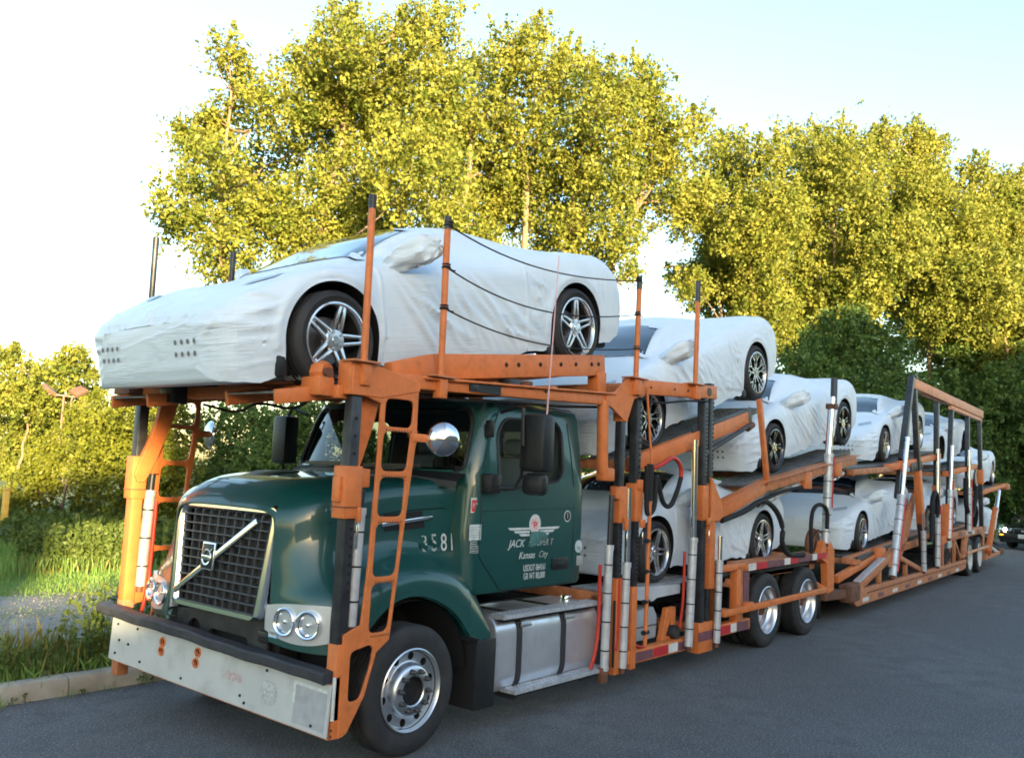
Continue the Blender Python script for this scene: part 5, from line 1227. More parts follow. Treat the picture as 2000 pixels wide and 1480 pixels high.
side_plate('winch_frame', [(3.74, .36), (4.05, .36), (4.05, .70), (3.86, .70)], [rpoly([(3.84, .40), (3.96, .40), (3.96, .60)], .02, 2)[::-1]], .14, .06)
o = MB().lathe([(0, -.05), (.07, -.05), (.075, -.04), (.075, .04), (0, .04)], n=20).build('winch_drum', STEEL, TR); o.location = (3.98, .10, .44)
# three sagging black tie lines between the stakes, each with wraps at both ends
for (za, zb, sag) in ((3.95, 4.07, .14), (3.62, 3.72, .17), (3.30, 3.37, .13)):
    pts = [(.07+(2.90-.07)*t, -.01, za+(zb-za)*t-sag*4*t*(1-t)*(.75+.5*(1-t))) for t in np.linspace(0, 1, 24)]
    r_ = tube('tie_line', pts, .0065, ROPE, TR, 6)
    for x, z in ((.065, za), (2.89, zb)):
        MB().lathe([(.027, -.012), (.036, -.006), (.036, .006), (.027, .012)], (x, -.007, z), 'z', 16).lathe([(.027, .016), (.034, .02), (.034, .026), (.027, .03)], (x, -.007, z), 'z', 16).build('rope_wrap', ROPE, r_)
        tube('rope_tail', [(x+.03, -.01, z), (x+.07, -.015, z-.012), (x+.10, -.01, z-.006)], .006, ROPE, r_, 5)

# loose cables and hoses under the head rack and along the rails
hose('black_cable', [(-.72, .5, 2.55), (-.60, .9, 2.49), (-.62, 1.3, 2.53), (-.5, 1.8, 2.48), (-.55, 2.2, 2.54)], .012, ROPE)
hose('black_cable', [(-.55, .10, 2.66), (.2, .10, 2.62), (.9, .10, 2.66), (1.7, .10, 2.69), (2.4, .10, 2.74)], .012, ROPE)
hose('black_cable', [(2.80, .0, 2.90), (3.3, -.02, 2.86), (3.9, -.02, 2.93), (4.5, .0, 2.98)], .011, ROPE)
hose('black_hose', [(4.9, .0, 1.62), (5.5, .0, 1.72), (6.1, .02, 1.85), (6.6, .05, 1.72), (6.75, .02, 1.5), (6.7, .0, 1.3), (6.9, -.01, 1.14), (7.4, -.02, 1.12)], .035, ROPE)
hose('black_hose', [(6.2, .06, 1.86), (6.9, .06, 1.98), (7.7, .05, 2.06)], .026, ROPE)
hose('red_hose', [(3.0, .14, 2.14), (3.5, .14, 2.24), (4.0, .14, 2.36), (4.4, .14, 2.42)], .014, RED)
hose('black_hose', [(4.76, -.01, 1.0), (4.82, -.01, .8), (4.80, -.01, .5)], .016, ROPE)
hose('black_hose', [(2.60, -.02, .9), (2.585, -.03, .55), (2.60, -.02, .28)], .013, ROPE)
for x, z, s_ in ((.10, 2.735, 1), (1.4, 2.79, 1), (2.40, 2.83, 1), (-.40, 2.70, 1), (3.2, 3.01, 1), (3.7, 3.04, 1), (4.0, 3.055, 1)):
    MB().tube([(x, -.012, z), (x, .0, z)], .013, 8).build('bolt_head', STEEL, TR)

# ------------------------------------------------------------------ covered sports cars
CST = np.array([ # x from nose, half width, bottom, shoulder, centre top, roof half width, roof edge height
 (.00,.60,.21,.46,.50,.35,.50),(.02,.70,.15,.51,.545,.42,.545),(.05,.765,.125,.54,.575,.45,.57),(.12,.83,.12,.575,.62,.46,.615),
 (.27,.895,.13,.645,.68,.47,.685),(.50,.94,.15,.74,.745,.48,.755),(.78,.965,.165,.815,.80,.49,.81),(1.05,.96,.165,.84,.86,.52,.865),
 (1.25,.95,.16,.845,.945,.62,.93),(1.55,.945,.16,.86,1.09,.64,1.04),(1.85,.94,.16,.875,1.185,.62,1.125),(2.15,.94,.16,.885,1.235,.58,1.17),
 (2.4,.945,.16,.90,1.24,.55,1.18),(2.7,.955,.165,.925,1.20,.55,1.145),(3.0,.965,.17,.96,1.13,.58,1.09),(3.3,.97,.175,.99,1.075,.6,1.06),
 (3.5,.97,.18,1.0,1.05,.62,1.045),(3.8,.96,.19,.995,1.035,.62,1.03),(4.05,.945,.21,.985,1.035,.62,1.03),(4.2,.93,.24,.95,1.02,.6,1.01),
 (4.32,.91,.27,.87,.95,.6,.945),(4.40,.88,.32,.76,.85,.5,.845),(4.45,.78,.42,.66,.74,.4,.735)])
CST[:, 0] = np.where(CST[:, 0] > 3.5, 3.5+(CST[:, 0]-3.5)*.94, CST[:, 0])
NOSE = .78
def car_grid(nx=380, nt=170):
    xs = np.concatenate([np.linspace(0, .1, 14)[:-1], np.linspace(.1, 4.25, nx), np.linspace(4.25, 4.393, 16)[1:]])
    C = np.stack([np.interp(xs, CST[:, 0], CST[:, k]) for k in range(7)], 1)
    for k in range(1, 7):        # soften the piecewise profile
        for _ in range(26): C[16:-18, k] = .25*C[15:-19, k]+.5*C[16:-18, k]+.25*C[17:-17, k]
    G = []
    for x, w, zb, zs, zc, gw, zg in C:
        h = zs-zb
        pts = np.array([(w*.95, zb-.015), (w*.985, zb+.25*h), (w, zb+.62*h), (w*.985, zb+.86*h), (w*.90, zs+.005), ((w*.84+gw)/2, (zs*.55+zg*.45)+.006), (gw, zg), (gw*.62, zc-.25*max(0, zc-zg)), (gw*.3, zc-.03*max(0, zc-zg)), (0, zc)])
        q = catmull(pts, nt//2+1); q[-1, 0] = 0
        full = np.concatenate([np.stack([-q[:, 0], q[:, 1]], 1), np.stack([q[::-1][1:, 0], q[::-1][1:, 1]], 1)])
        G.append(np.concatenate([np.full((len(full), 1), x-NOSE), full], 1))
    return np.array(G)
def fold(G, N, a, b, amp, wid, sgn=1, taper=True):
    """one drapery ridge between (x,z) points a and b on both flanks"""
    a, b = np.array(a), np.array(b); d = b-a; L2 = d@d; q = G[:, :, [0, 2]]-a
    t = np.clip((q@d)/L2, 0, 1); dist = np.linalg.norm(q-t[..., None]*d, axis=-1)
    amp_t = amp*(np.sin(PI*np.clip(t, .02, .98))**.6 if taper else 1)
    side = np.clip((np.abs(G[:, :, 1])-.55)/.25, 0, 1)*(np.abs(N[:, :, 1]) > .25)
    return side*amp_t*(np.exp(-(dist/wid)**2)-.25*np.exp(-((dist-2.2*wid)/(1.3*wid))**2))
def smooth_noise(shape, cell, rng):
    a, b = max(4, int(shape[0]/cell[0])+3), max(4, int(shape[1]/cell[1])+3)
    g = rng.normal(size=(a, b)); x = np.linspace(0, a-3.001, shape[0]); y = np.linspace(0, b-3.001, shape[1])
    ix, iy = x.astype(int), y.astype(int); u = x-ix; v = y-iy; u = u*u*(3-2*u); v = v*v*(3-2*v)
    A_ = g[ix][:, iy]; B_ = g[ix+1][:, iy]; C_ = g[ix][:, iy+1]; D_ = g[ix+1][:, iy+1]
    return (A_*(1-u)[:, None]+B_*u[:, None])*(1-v)+(C_*(1-u)[:, None]+D_*u[:, None])*v
ARCH = ((0., .335, .375), (2.72, .345, .392))
def make_cover(seed):
    rng = np.random.default_rng(seed); G = car_grid()
    du = np.gradient(G, axis=0); dv = np.gradient(G, axis=1); N = np.cross(dv, du); N /= (np.linalg.norm(N, axis=2)[..., None]+1e-9)
    if N[150, 5, 1] > 0: N = -N
    D = np.zeros(G.shape[:2])
    R = lambda a, b: rng.uniform(a, b)
    for i in range(24):          # long diagonal drapes on the door
        x0 = R(.48, 1.5); D += fold(G, N, (x0, R(.62, .84)), (x0+R(.25, .75), R(.16, .30)), R(.005, .012), R(.014, .028))
    for i in range(9):           # fan gathered in front of the rear wheel
        t = i/8; D += fold(G, N, (2.30+R(-.02, .02), .20+.05*t), (1.55+.65*t, .35+.48*t+R(-.03, .03)), R(.006, .013), R(.013, .022))
    for i in range(12):          # pulled threads on the haunch ahead of the arch
        D += fold(G, N, (2.05+R(-.03, .03), R(.35, .85)), (2.34+R(-.03, .03), R(.2, .75)), R(.004, .009), R(.012, .020))
    for i in range(16):          # gathers before the front arch
        z = .22+.6*i/15; D += fold(G, N, (-.38+R(-.03, .03), z+R(-.02, .02)), (-.60+R(-.10, .05), z+R(-.06, .04)), R(.005, .010), R(.010, .018))
    for i in range(8):
        x0 = R(2.9, 3.3); D += fold(G, N, (x0, R(.25, .4)), (x0+R(-.1, .25), R(.6, .85)), R(.003, .007), R(.012, .03))
    D += fold(G, N, (.42, .84), (.40, .17), .010, .016, taper=False)+fold(G, N, (2.02, .92), (2.02, .17), .010, .016, taper=False)   # sewn seams
    D += .0035*smooth_noise(D.shape, (50, 20), rng)+.0006*smooth_noise(D.shape, (9, 6), rng)
    fz = np.clip(1-(G[:, :, 0]+NOSE)/.35, 0, 1)     # crumpled front
    D += fz*(.004*smooth_noise(D.shape, (12, 16), rng)+.002*smooth_noise(D.shape, (5, 8), rng))
    for i in range(34):          # creases over the nose and bonnet edge
        y0, z0 = R(-.8, .8), R(.15, .55); an = R(-1.2, 1.2); Lf = R(.12, .38); d2 = np.array([math.cos(an), math.sin(an)])
        q2 = np.stack([G[:, :, 1]-y0, G[:, :, 2]-z0], -1); tt = np.clip(q2@d2, 0, Lf); ds = np.linalg.norm(q2-tt[..., None]*d2, axis=-1)
        D += fz*R(.004, .010)*np.sin(PI*np.clip(tt/Lf, .05, .95))**.6*(np.exp(-(ds/.013)**2)-.4*np.exp(-((ds-.03)/.015)**2))
    D += fz*.014*np.exp(-((G[:, :, 2]-.47)/.022)**2)
    for k in range(-3, 4):
        if k: 
            y0 = k*.2; dx = G[:, :, 1]-y0-(G[:, :, 2]-.35)*k*.35; D += fz*.010*np.exp(-(dx/.018)**2)*(G[:, :, 2] < .55)
    keep = np.ones_like(D)
    for cx, cz, r in ARCH:
        rr = np.hypot(G[:, :, 0]-cx, G[:, :, 2]-cz); keep *= np.clip((rr-r)/.07, .1, 1)
        D += .022*np.exp(-((rr-r-.035)/.035)**2)*(np.abs(G[:, :, 1]) > .6)*(G[:, :, 2] > .3)      # bulged wheel lips
    G = G+N*(D*keep)[..., None]
    lowest = G[:, [0, -1], 2]; 
    for e_ in (0, -1): G[:, e_, 2] += .010*np.interp(np.arange(len(G)), np.arange(0, len(G)+9, 9), rng.normal(size=len(G)//9+2)[:len(np.arange(0, len(G)+9, 9))])
    mb = MB().grid(G); k = G.shape[1]
    m = len(G)
    for i in range(m-1): mb.f.append((i*k, (i+1)*k, (i+1)*k+k-1, i*k+k-1)); mb.m.append(1 if -.36 < G[i, 0, 0] < 3.3 else 0)
    mb.f.append(tuple(range(k))); mb.m.append(0); mb.f.append(tuple((m-1)*k+j for j in range(k))); mb.m.append(0)
    o = mb.build('cover', [COVER, UNDER], None, smooth=60)
    cut = MB()
    for cx, cz, r in ARCH:
        pr = [(cx+r*math.cos(t), cz+r*math.sin(t)) for t in np.linspace(0, PI, 32)]+[(cx-r*.97, -.2), (cx+r*.97, -.2)]
        for s in (-1, 1): cut.prism(pr, s*.60, s*1.3)
    cu = cut.build('c', UNDER)
    boolean(o, cu); o.data.shade_smooth(); o.data.set_sharp_from_angle(angle=R_(50))
    me = o.data; bv = BVHTree.FromPolygons([tuple(v.co) for v in me.vertices], [tuple(p.vertices) for p in me.polygons])
    bpy.data.objects.remove(o)
    return me, bv, G
def down(bv, x, y, off):
    r = bv.ray_cast(Vector((x, y, 3)), Vector((0, 0, -1)))
    return (r[0]+r[1]*off*(1 if r[1].z > 0 else -1)) if r[0] is not None else Vector((x, y, .8))
def front(bv, y, z, off):
    r = bv.ray_cast(Vector((-3, y, z)), Vector((1, 0, 0)))
    return (r[0]+Vector((-off, 0, 0))) if r[0] is not None else Vector((-NOSE, y, z))
def patch(bv, corners, off, n=(10, 10), fn=down):
    """draped quad: corners are (x,y) pairs seen from above (or (y,z) from the front)"""
    c = [np.array(q, float) for q in corners]; P = []
    for i in range(n[0]+1):
        u = i/n[0]; row = []
        for j in range(n[1]+1):
            v = j/n[1]; q = (c[0]*(1-u)+c[1]*u)*(1-v)+(c[3]*(1-u)+c[2]*u)*v; row.append(tuple(fn(bv, q[0], q[1], off)))
        P.append(row)
    return MB().grid(np.array(P))
car_tyre = {k: mesh_of(MB().lathe(tyre_profile(R, r, w, .012, 4, .006), n=64), RUBBER, name='tyre') for k, R, r, w in (('f', .327, .243, .245), ('r', .345, .256, .305))}
RIM_SIL = mat('silver_wheel', (.62, .63, .65), .22, metal=.9)
RIM_BLK = mat('gloss_black_wheel', (.012, .012, .013), .18, coat=1.)
RIM_MCH = mat('machined_wheel_face', (.60, .60, .62), .25, metal=.95)
def rim_mesh(kind, R):
    """returns list of (name, mesh); outer face at y=0, axis along y"""
    out = []
    base = RIM_SIL if kind == 'trident' else RIM_BLK
    lip = RIM_SIL if kind == 'trident' else (RIM_BLK if kind == 'dark' else RIM_MCH)
    out.append(('rim', mesh_of(MB().lathe([(R, .20), (R-.004, .03), (R+.006, .008), (R+.006, -.002), (R-.006, -.004), (R-.014, .008), (R-.022, .04), (R-.03, .20)], n=60), lip)))
    out.append(('barrel', mesh_of(MB().lathe([(R-.026, .045), (R-.036, .20), (.12, .21), (0, .21)], n=48), UNDER)))
    out.append(('brake_disc', mesh_of(MB().lathe([(0, .125), (.06, .125), (.065, .14), (.16, .14), (.16, .16), (0, .16)], n=40), mat('brake_iron', (.16, .16, .17), .4, metal=.8) if 'brake_iron' not in MATS else MATS['brake_iron'])))
    sp = MB()
    def arm(a0, r0, a1, r1, w0, w1, y0=.022, y1=.010, th=.03, m=sp):
        p = lambda a, r, y: Vector((r*math.cos(a), y, r*math.sin(a)))
        m.bar(p(a0, r0, y0+th/2), p(a1, r1, y1+th/2), w0, th, up=(0, 1, 0), w2=w1)
    face = MB()
    if kind in ('trident', 'star'):
        for k in range(5):
            a = 2*PI*k/5+PI/2
            for s in (-1, 1):
                arm(a+s*.60, .055, a+s*.075, R-.010, .026, .022)
                if kind == 'star': arm(a+s*.60, .057, a+s*.075, R-.012, .016, .012, .018, .006, .006, face)
            arm(a, R*.82, a, R-.006, .05, .034, .016, .012, .022)
    elif kind == 'y':
        for k in range(5):
            a = 2*PI*k/5+PI/2
            for s in (-1, 1):
                arm(a+s*.30, .05, a+s*.22, R*.62, .022, .018); arm(a+s*.22, R*.60, a+s*.10, R-.012, .018, .016); arm(a+s*.22, R*.60, a+s*.46, R-.012, .018, .016)
                arm(a+s*.30, .05, a+s*.22, R*.62, .013, .010, .018, .012, .006, face); arm(a+s*.22, R*.60, a+s*.10, R-.014, .010, .009, .012, .006, .006, face); arm(a+s*.22, R*.60, a+s*.46, R-.014, .010, .009, .012, .006, .006, face)
    else:
        for k in range(5):
            a = 2*PI*k/5+PI/2
            for s in (-1, 1): arm(a+s*.25, .05, a+s*.13, R-.012, .030, .022, .028, .010)
    o = sp.build('spokes', base, None, .004); out.append(('spokes', o.data)); bpy.data.objects.remove(o)
    if face.v: o = face.build('f', RIM_MCH); out.append(('spoke_face', o.data)); bpy.data.objects.remove(o)
    hb = MB().lathe([(0, .012), (.026, .012), (.03, .018), (.068, .02), (.078, .03), (.078, .07), (0, .07)], n=32); out.append(('centre_cap', mesh_of(hb, base)))
    lg = MB()
    for k in range(5):
        a = 2*PI*k/5+PI/2+PI/5; lg.tube([(.057*math.cos(a), .012, .057*math.sin(a)), (.057*math.cos(a), .03, .057*math.sin(a))], .010, 8)
    out.append(('wheel_nuts', mesh_of(lg, RIM_MCH if kind != 'dark' else CHROME)))
    return out
RIMS = {(k, e): rim_mesh(k, R) for k in ('trident', 'star', 'y', 'dark') for e, R in (('f', .243), ('r', .256))}
HD = {}
def build_car(proto_me, bv, G, kind):
    root = bpy.data.objects.new('covered_car', None); COL.objects.link(root)
    inst('cover', proto_me, root)
    # windscreen left clear, with white tape at the corners
    w = patch(bv, [(.42, -.70), (1.10, -.55), (1.10, .55), (.42, .70)], .008, (14, 16)); ws_ = w.build('windscreen', CARGLASS, root)
    for c, a in (((1.06, -.53), .5), ((.46, -.68), -.4), ((.45, .66), .3)):
        t = patch(bv, [(c[0]-.03, c[1]-.07), (c[0]+.03, c[1]-.05+.03*a), (c[0]+.03, c[1]+.09+.03*a), (c[0]-.03, c[1]+.06)], .014, (3, 5)); t.build('tape_strip', COVER, root)
    for s in (-1, 1):
        t = patch(bv, [(-.42, s*.58), (-.32, s*.56), (-.22, s*.76), (-.32, s*.79)], .007, (4, 6)); t.build('lamp_window', COVER_S, root)
        t = patch(bv, [(-.92, s*.22), (-.89, s*.22), (-.87, s*.36), (-.91, s*.36)], .008, (3, 5)); 
        dots = MB()
        for i in range(4):
            for j in range(2):
                y, z = s*(.36+.07*i), .30+.075*j
                c = front(bv, y, z, .006); n = (front(bv, y+.03, z, .006)-front(bv, y-.03, z, .006)).normalized(); uu = (front(bv, y, z+.02, .006)-front(bv, y, z-.02, .006)).normalized()
                pts = [c+n*a+uu*b for a, b in circ(0, 0, .017, 10)]; dots.add(pts, [tuple(range(10))])
        stuff(dots.build('air_holes', DOT, root, smooth=0))
        # bagged door mirror
        rg = np.random.default_rng(5); pr = []
        path = [(.60, .80, .84, .05), (.62, .90, .87, .075), (.66, .97, .905, .09), (.71, 1.04, .93, .10), (.76, 1.10, .945, .095), (.79, 1.14, .95, .06), (.80, 1.15, .95, .012)]
        P = []
        for i, (x, y, z, r) in enumerate(path):
            P.append([(x+r*.25*math.cos(a)*.4+.012*rg.normal(), s*(y), z-.02+r*(1.0*math.sin(a))*(.95+.12*math.sin(3*a+i))+0) if False else
                      (x-.62*r*math.cos(a)*1.6+.010*rg.normal(), s*(y+.010*rg.normal()), z-.01+r*1.05*math.sin(a)*(1+.10*math.sin(4*a+i*1.3))) for a in np.linspace(0, 2*PI, 20, endpoint=False)])
        P = catmull(np.array(P), 22)
        MB().grid(P, cv=True).add(P[-1], [tuple(range(20))]).build('mirror_cover', COVER, root, smooth=60)
    for e, x, r in (('f', 0., .327), ('r', 2.72, .345)):
        for s in (-1, 1):
            M = Matrix.Translation((x, s*.955, r)) @ (Matrix.Rotation(PI, 4, 'Z') if s > 0 else Matrix()) @ Matrix.Rotation(.35 if e == 'f' else .1, 4, 'Y')
            wh = inst('wheel', car_tyre[e], root, M)
            for nm, me in RIMS[(kind, e)]:
                q = inst(nm, me, wh)
                if nm == 'wheel_nuts': stuff(q)
    mb = MB().box(-.40, 3.40, -.80, .80, .14, .28); mb.build('underbody', UNDER, root, .03)
    MB().box(-.44, -.36, -.90, -.84, .12, .26).build('wheel_liner', BLACK, root, .02); MB().box(2.28, 2.40, -.93, -.85, .10, .20).build('side_skirt', BLACK, root, .02)
    return root
def copy_tree(o, parent=None):
    c = o.copy(); COL.objects.link(c)
    if parent: c.parent = parent; c.matrix_local = o.matrix_local.copy()
    for ch in list(o.children): copy_tree(ch, c)
    return c
cvA = make_cover(1); cvB = make_cover(9); cvC = make_cover(23)
THT = R_(2.4); TRM = Matrix.Translation((8.6, 0, 0)) @ Matrix.Rotation(THT, 4, 'Z')
CARG = 'covered sports cars on the transporter'
protos = {}
def place_car(label, hx, hz, rise, sc, kind, cov, trailer=False, yaw=0., yc=CY, wb=None):
    key = (kind, cov)
    if key not in protos:
        protos[key] = build_car(*{'A': cvA, 'B': cvB, 'C': cvC}[cov], kind); o = protos[key]
    else: o = copy_tree(protos[key])
    pitch = math.asin(rise/(2.72*sc))
    rot = Matrix.Rotation(yaw, 4, 'Z') @ Matrix.Rotation(-pitch, 4, 'Y')
    loc = Vector((hx, yc, hz))-rot @ Vector((0, 0, .336*sc))
    M = Matrix.Translation(loc) @ rot
    if trailer: M = TRM @ M
    o.location = M.translation; o.rotation_euler = M.to_euler(); o.scale = (sc,)*3
    o.name = 'covered_car'
    tag(o, label, 'car', CARG)
    return o
place_car('white covered sports car with silver five-spoke wheels, topmost, over the truck cab', -.74, 2.965, .53, 1.10, 'trident', 'A')
place_car('white covered sports car with bright Y-spoke wheels on the steep ramp behind the cab', 3.66, 2.735, .80, 1.07, 'y', 'B')
place_car('white covered sports car with silver five-spoke wheels, low behind the truck cab and posts', 3.95, 1.28, .02, 1.04, 'trident', 'B')
place_car('white covered sports car with plain black wheels on the upper ramp over the drive wheels', 7.15, 2.58, .515, 1.05, 'dark', 'C')
place_car('white covered sports car behind the inverted V posts on the upper trailer deck', 4.30, 2.90, .36, 1.03, 'star', 'C', True)
place_car('white covered sports car low at the trailer front, nose toward the drive wheels', 2.75, 1.285, .19, 1.03, 'star', 'A', True)
place_car('white covered sports car on the upper trailer deck under the pale top beam', 9.45, 2.99, .27, 1.02, 'star', 'A', True)
place_car('white covered sports car low in the trailer between the middle posts', 8.0, 1.36, .16, 1.02, 'y', 'A', True)
place_car('white covered sports car highest at the very rear of the trailer', 14.15, 2.44, .20, 1.0, 'star', 'B', True)
place_car('white covered sports car low at the trailer tail, nose up over the trailer wheels', 14.0, 1.35, -.42, 1.0, 'y', 'A', True)

# ------------------------------------------------------------------ the trailer (own frame: x along, y across, origin at its front near corner)
TL = empty('car_trailer', 'long faded orange car trailer with leaning posts and pale top beam, hitched behind the truck', 'trailer', (8.6, 0, 0), (0, 0, THT))
for x in (11.15, 12.5):
    truck_wheel(TL, x, .03, 'trailer', spin=x, z=.455); truck_wheel(TL, x, mir(.03), 'trailer', True, z=.455)
MB().box(.2, 16.2, .75, 1.85, .30, .45).build('chassis', UNDER, TL); MB().tube([(11.15, .3, .455), (11.15, 2.3, .455)], .07, 12).tube([(12.5, .3, .455), (12.5, 2.3, .455)], .07, 12).build('axles', UNDER, TL)
def far_low(bm, bx):
    bm('rear_rail', (7.6, .96), (9.0, 1.03), .10, .16, ORANGE); bm('rear_rail', (8.6, 1.03), (13.4, 1.10), .11, .16, ORANGE_OLD)
    bm('deck_rail', (1.2, 2.30), (3.7, 2.43), .12, .09, ORANGE_OLD, .10); bm('deck_rail', (3.5, 2.44), (7.9, 2.83), .12, .12, ORANGE, .10)
    bm('deck_rail', (8.6, 2.45), (12.4, 2.74), .12, .12, ORANGE, .10); bm('deck_rail', (12.9, 2.03), (17.6, 2.33), .12, .10, ORANGE, .10)
    for x in (2.0, 7.4, 9.1, 11.1, 12.9): bx('post', x, x+.12, .0, .12, .5, 2.4, STEEL)
    bm('lower_rail', (1.6, .86), (7.4, 1.16), .10, .10, ORANGE_OLD, .30)
def tl_side(f, near):
    yb = lambda a, b: (min(f(a), f(b)), max(f(a), f(b)))
    def bx(name, x0, x1, a, b, z0, z1, m, bev=.008):
        y0, y1 = yb(a, b); return MB().box(x0, x1, y0, y1, z0, z1).build(name, m, TL, bev)
    X = lambda x, y, z: (x, f(y), z)
    def bm(name, a, b, w, h, m=ORANGE_OLD, y=.06, **k): return beam(name, X(a[0], y, a[1]), X(b[0], y, b[1]), w, h, m, TL, **k)
    # lower sill, with a lip, worn tape below
    side_plate('sill', [(1.0, .30), (1.25, .19), (10.0, .215), (10.35, .24), (10.5, .44), (1.75, .44), (1.35, .50)], [], f(.04), .10, ORANGE_OLD, TL, .01)
    bm('sill_lip', (1.8, .365), (10.3, .37), .02, .02, RUST, -.015)
    for i in range(9):
        x = 1.55+i*.95; bx('worn_tape', x, x+.34, -.016, -.011, .235, .30, [WHITET, MAROON][i % 2], 0)
    bm('front_arm', (-.25, .47), (1.25, .40), .14, .13, RUST, .10); bx('front_corner', .80, 1.35, -.04, .16, .28, .56, RUST, .04)
    # raked front brace, gusset and rear brace
    bm('brace', (1.35, .45), (3.66, .90), .11, .13, ORANGE_OLD); bm('brace_cap', (1.45, .56), (3.0, .86), .12, .015, GALV)
    side_plate('brace_gusset', [(3.2, .70), (3.52, .98), (3.72, 1.02), (3.95, .86), (3.85, .72), (3.5, .66)], [], f(.0), .03, ORANGE_OLD, TL)
    bm('brace', (3.75, .88), (5.85, .48), .10, .09, ORANGE_OLD); bx('brace_strut', 2.75, 2.83, .02, .10, .44, .68, ORANGE_OLD); bx('brace_strut', 4.62, 4.70, .02, .10, .44, .66, ORANGE_OLD)
    if not near: return far_low(bm, bx)
    # leaning front pair
    beam('post', X(4.36, .05, 2.62), X(5.20, .05, 4.30), .11, .13, STEEL, TL); beam('post', X(5.36, .05, 4.24), X(5.72, .05, 2.30), .10, .15, STEEL, TL)
    cylinder(TL, X(3.40, -.02, .52), X(4.05, -.02, 1.95), X(4.50, -.02, 3.05), .070, .05, bands=5); beam('post', X(4.12, .09, 1.9), X(4.75, .09, 3.3), .07, .10, STEEL, TL)
    beam('post_casing', X(5.66, .05, 2.45), X(5.98, .05, 1.30), .13, .19, ORANGE, TL); beam('post', X(5.90, .05, 1.4), X(6.20, .05, .46), .10, .13, STEEL, TL)
    bx('sleeve', 4.25, 4.52, -.03, .1, 2.42, 2.60, ORANGE)
    cylinder(TL, X(5.83, -.03, .46), X(5.78, -.03, 1.25), X(5.74, -.03, 1.6), .05, .03, bands=3)
    hose('red_line', [X(3.46, -.09, .6), X(3.8, -.09, 1.3), X(4.05, -.09, 1.9)], .02, RED, TL)
    # lift arm in the lower front bay
    side_plate('lift_arm', [(4.3, 1.02), (4.7, 1.10), (6.1, 2.0), (6.2, 1.9), (5.6, 1.2), (5.0, .78), (4.4, .72)], [], f(.22), .06, ORANGE_OLD, TL)
    bm('inner_rail', (4.0, .90), (7.2, 1.02), .12, .15, ORANGE_OLD, .25)
    # middle and rear posts
    for (x0, z0), (x1, z1), zs in (((7.32, .46), (7.50, 3.98), 1.95), ((8.50, 1.0), (9.10, 3.98), 1.55), ((10.95, 1.08), (11.10, 3.96), 2.1), ((12.95, 1.1), (12.80, 4.02), 2.45)):
        beam('post', X(x0, .05, z0), X(x1, .05, z1), .10, .12, STEEL, TL)
        xs = x0+(x1-x0)*(zs-z0)/(z1-z0); beam('sleeve', X(xs-.015, .05, zs-.18), X(xs+.015, .05, zs+.22), .14, .17, ORANGE, TL)
        if x0 < 12: 
            xa = x0-.16; k = (x1-x0)/(z1-z0)
            cylinder(TL, X(xa, -.02, z0+.02), X(xa+k*1.1, -.02, z0+1.1), X(xa+k*2.3, -.02, min(3.1, z0+2.5)), .055, .036, bands=4)
            hose('red_line', [X(xa+.07, -.06, z0+.1), X(xa+.07+k*.7, -.06, z0+.7), X(xa+.07+k*1.3, -.06, z0+1.3)], .022, RED, TL)
    beam('post_casing', X(8.30, .05, 1.0), X(8.52, .05, 1.75), .15, .2, ORANGE, TL)
    # pale top beam, doubled toward the back
    beam('top_beam', X(5.22, .05, 4.17), X(13.08, .05, 4.15), .12, .20, PEACH, TL); beam('top_beam', X(9.0, .05, 4.00), X(13.0, .05, 3.99), .09, .09, PEACH, TL)
    bm('beam_stay', (6.0, 4.02), (8.4, 4.04), .05, .05, RUST)
    # raised rear chassis over the wheels
    bm('rear_rail', (7.6, .96), (9.0, 1.03), .10, .16, ORANGE); bm('rear_rail', (8.6, 1.03), (13.4, 1.10), .11, .16, ORANGE_OLD)
    for x0, x1, m in ((9.6, 10.0, MAROON), (10.5, 11.0, GALV), (11.3, 11.6, WHITET), (12.0, 12.3, MAROON)): bx('rail_plate', x0, x1, -.004, .003, 1.02, 1.12, m, 0)
    bx('tag_panel', 8.35, 8.75, -.005, .01, .80, .95, GALV, 0)
    for x in (8.0, 8.7, 9.3): bm('rear_strut', (x, .44), (x+.02, .98), .07, .08, ORANGE_OLD)
    bm('rear_strut', (9.3, .95), (10.0, .48), .07, .08, ORANGE_OLD); bm('rear_strut', (10.35, .46), (10.55, 1.0), .09, .10, ORANGE_OLD)
    for i in range(3): MB().tube([X(8.1+.2*i, .02, .50), X(8.12+.2*i, .0, .65), X(8.06+.2*i, .02, .8), X(8.12+.2*i, .02, .93)], .022, 6).build('hanging_chain', STEEL, TL)
    side_plate('wheel_fender', [(10.45, 1.0), (13.2, 1.08), (13.1, .55), (13.0, .55), (12.95, .85), (12.6, 1.0), (10.9, .97), (10.7, .8), (10.62, .5), (10.5, .5)], [], f(.03), .04, ORANGE_OLD, TL)
    bm('guard_bar', (10.5, .60), (13.5, .64), .04, .06, PEACH, -.03)
    # folding tail leg and foot
    beam('tail_leg', X(13.7, .02, .45), X(15.1, .02, 1.60), .12, .20, ORANGE, TL); cylinder(TL, X(14.5, .0, 1.05), X(15.1, .0, 1.62), X(15.6, .0, 2.14), .06, .05, bands=1)
    bm('tail_brace', (14.0, .62), (15.6, .36), .07, .09, GALV); bm('tail_rail', (13.3, .32), (16.2, .36), .10, .10, ORANGE_OLD); bm('tail_strut', (13.7, .35), (14.2, .80), .07, .09, ORANGE_OLD); bx('tail_roller', 15.8, 16.3, -.02, .14, .28, .48, RUST, .05)
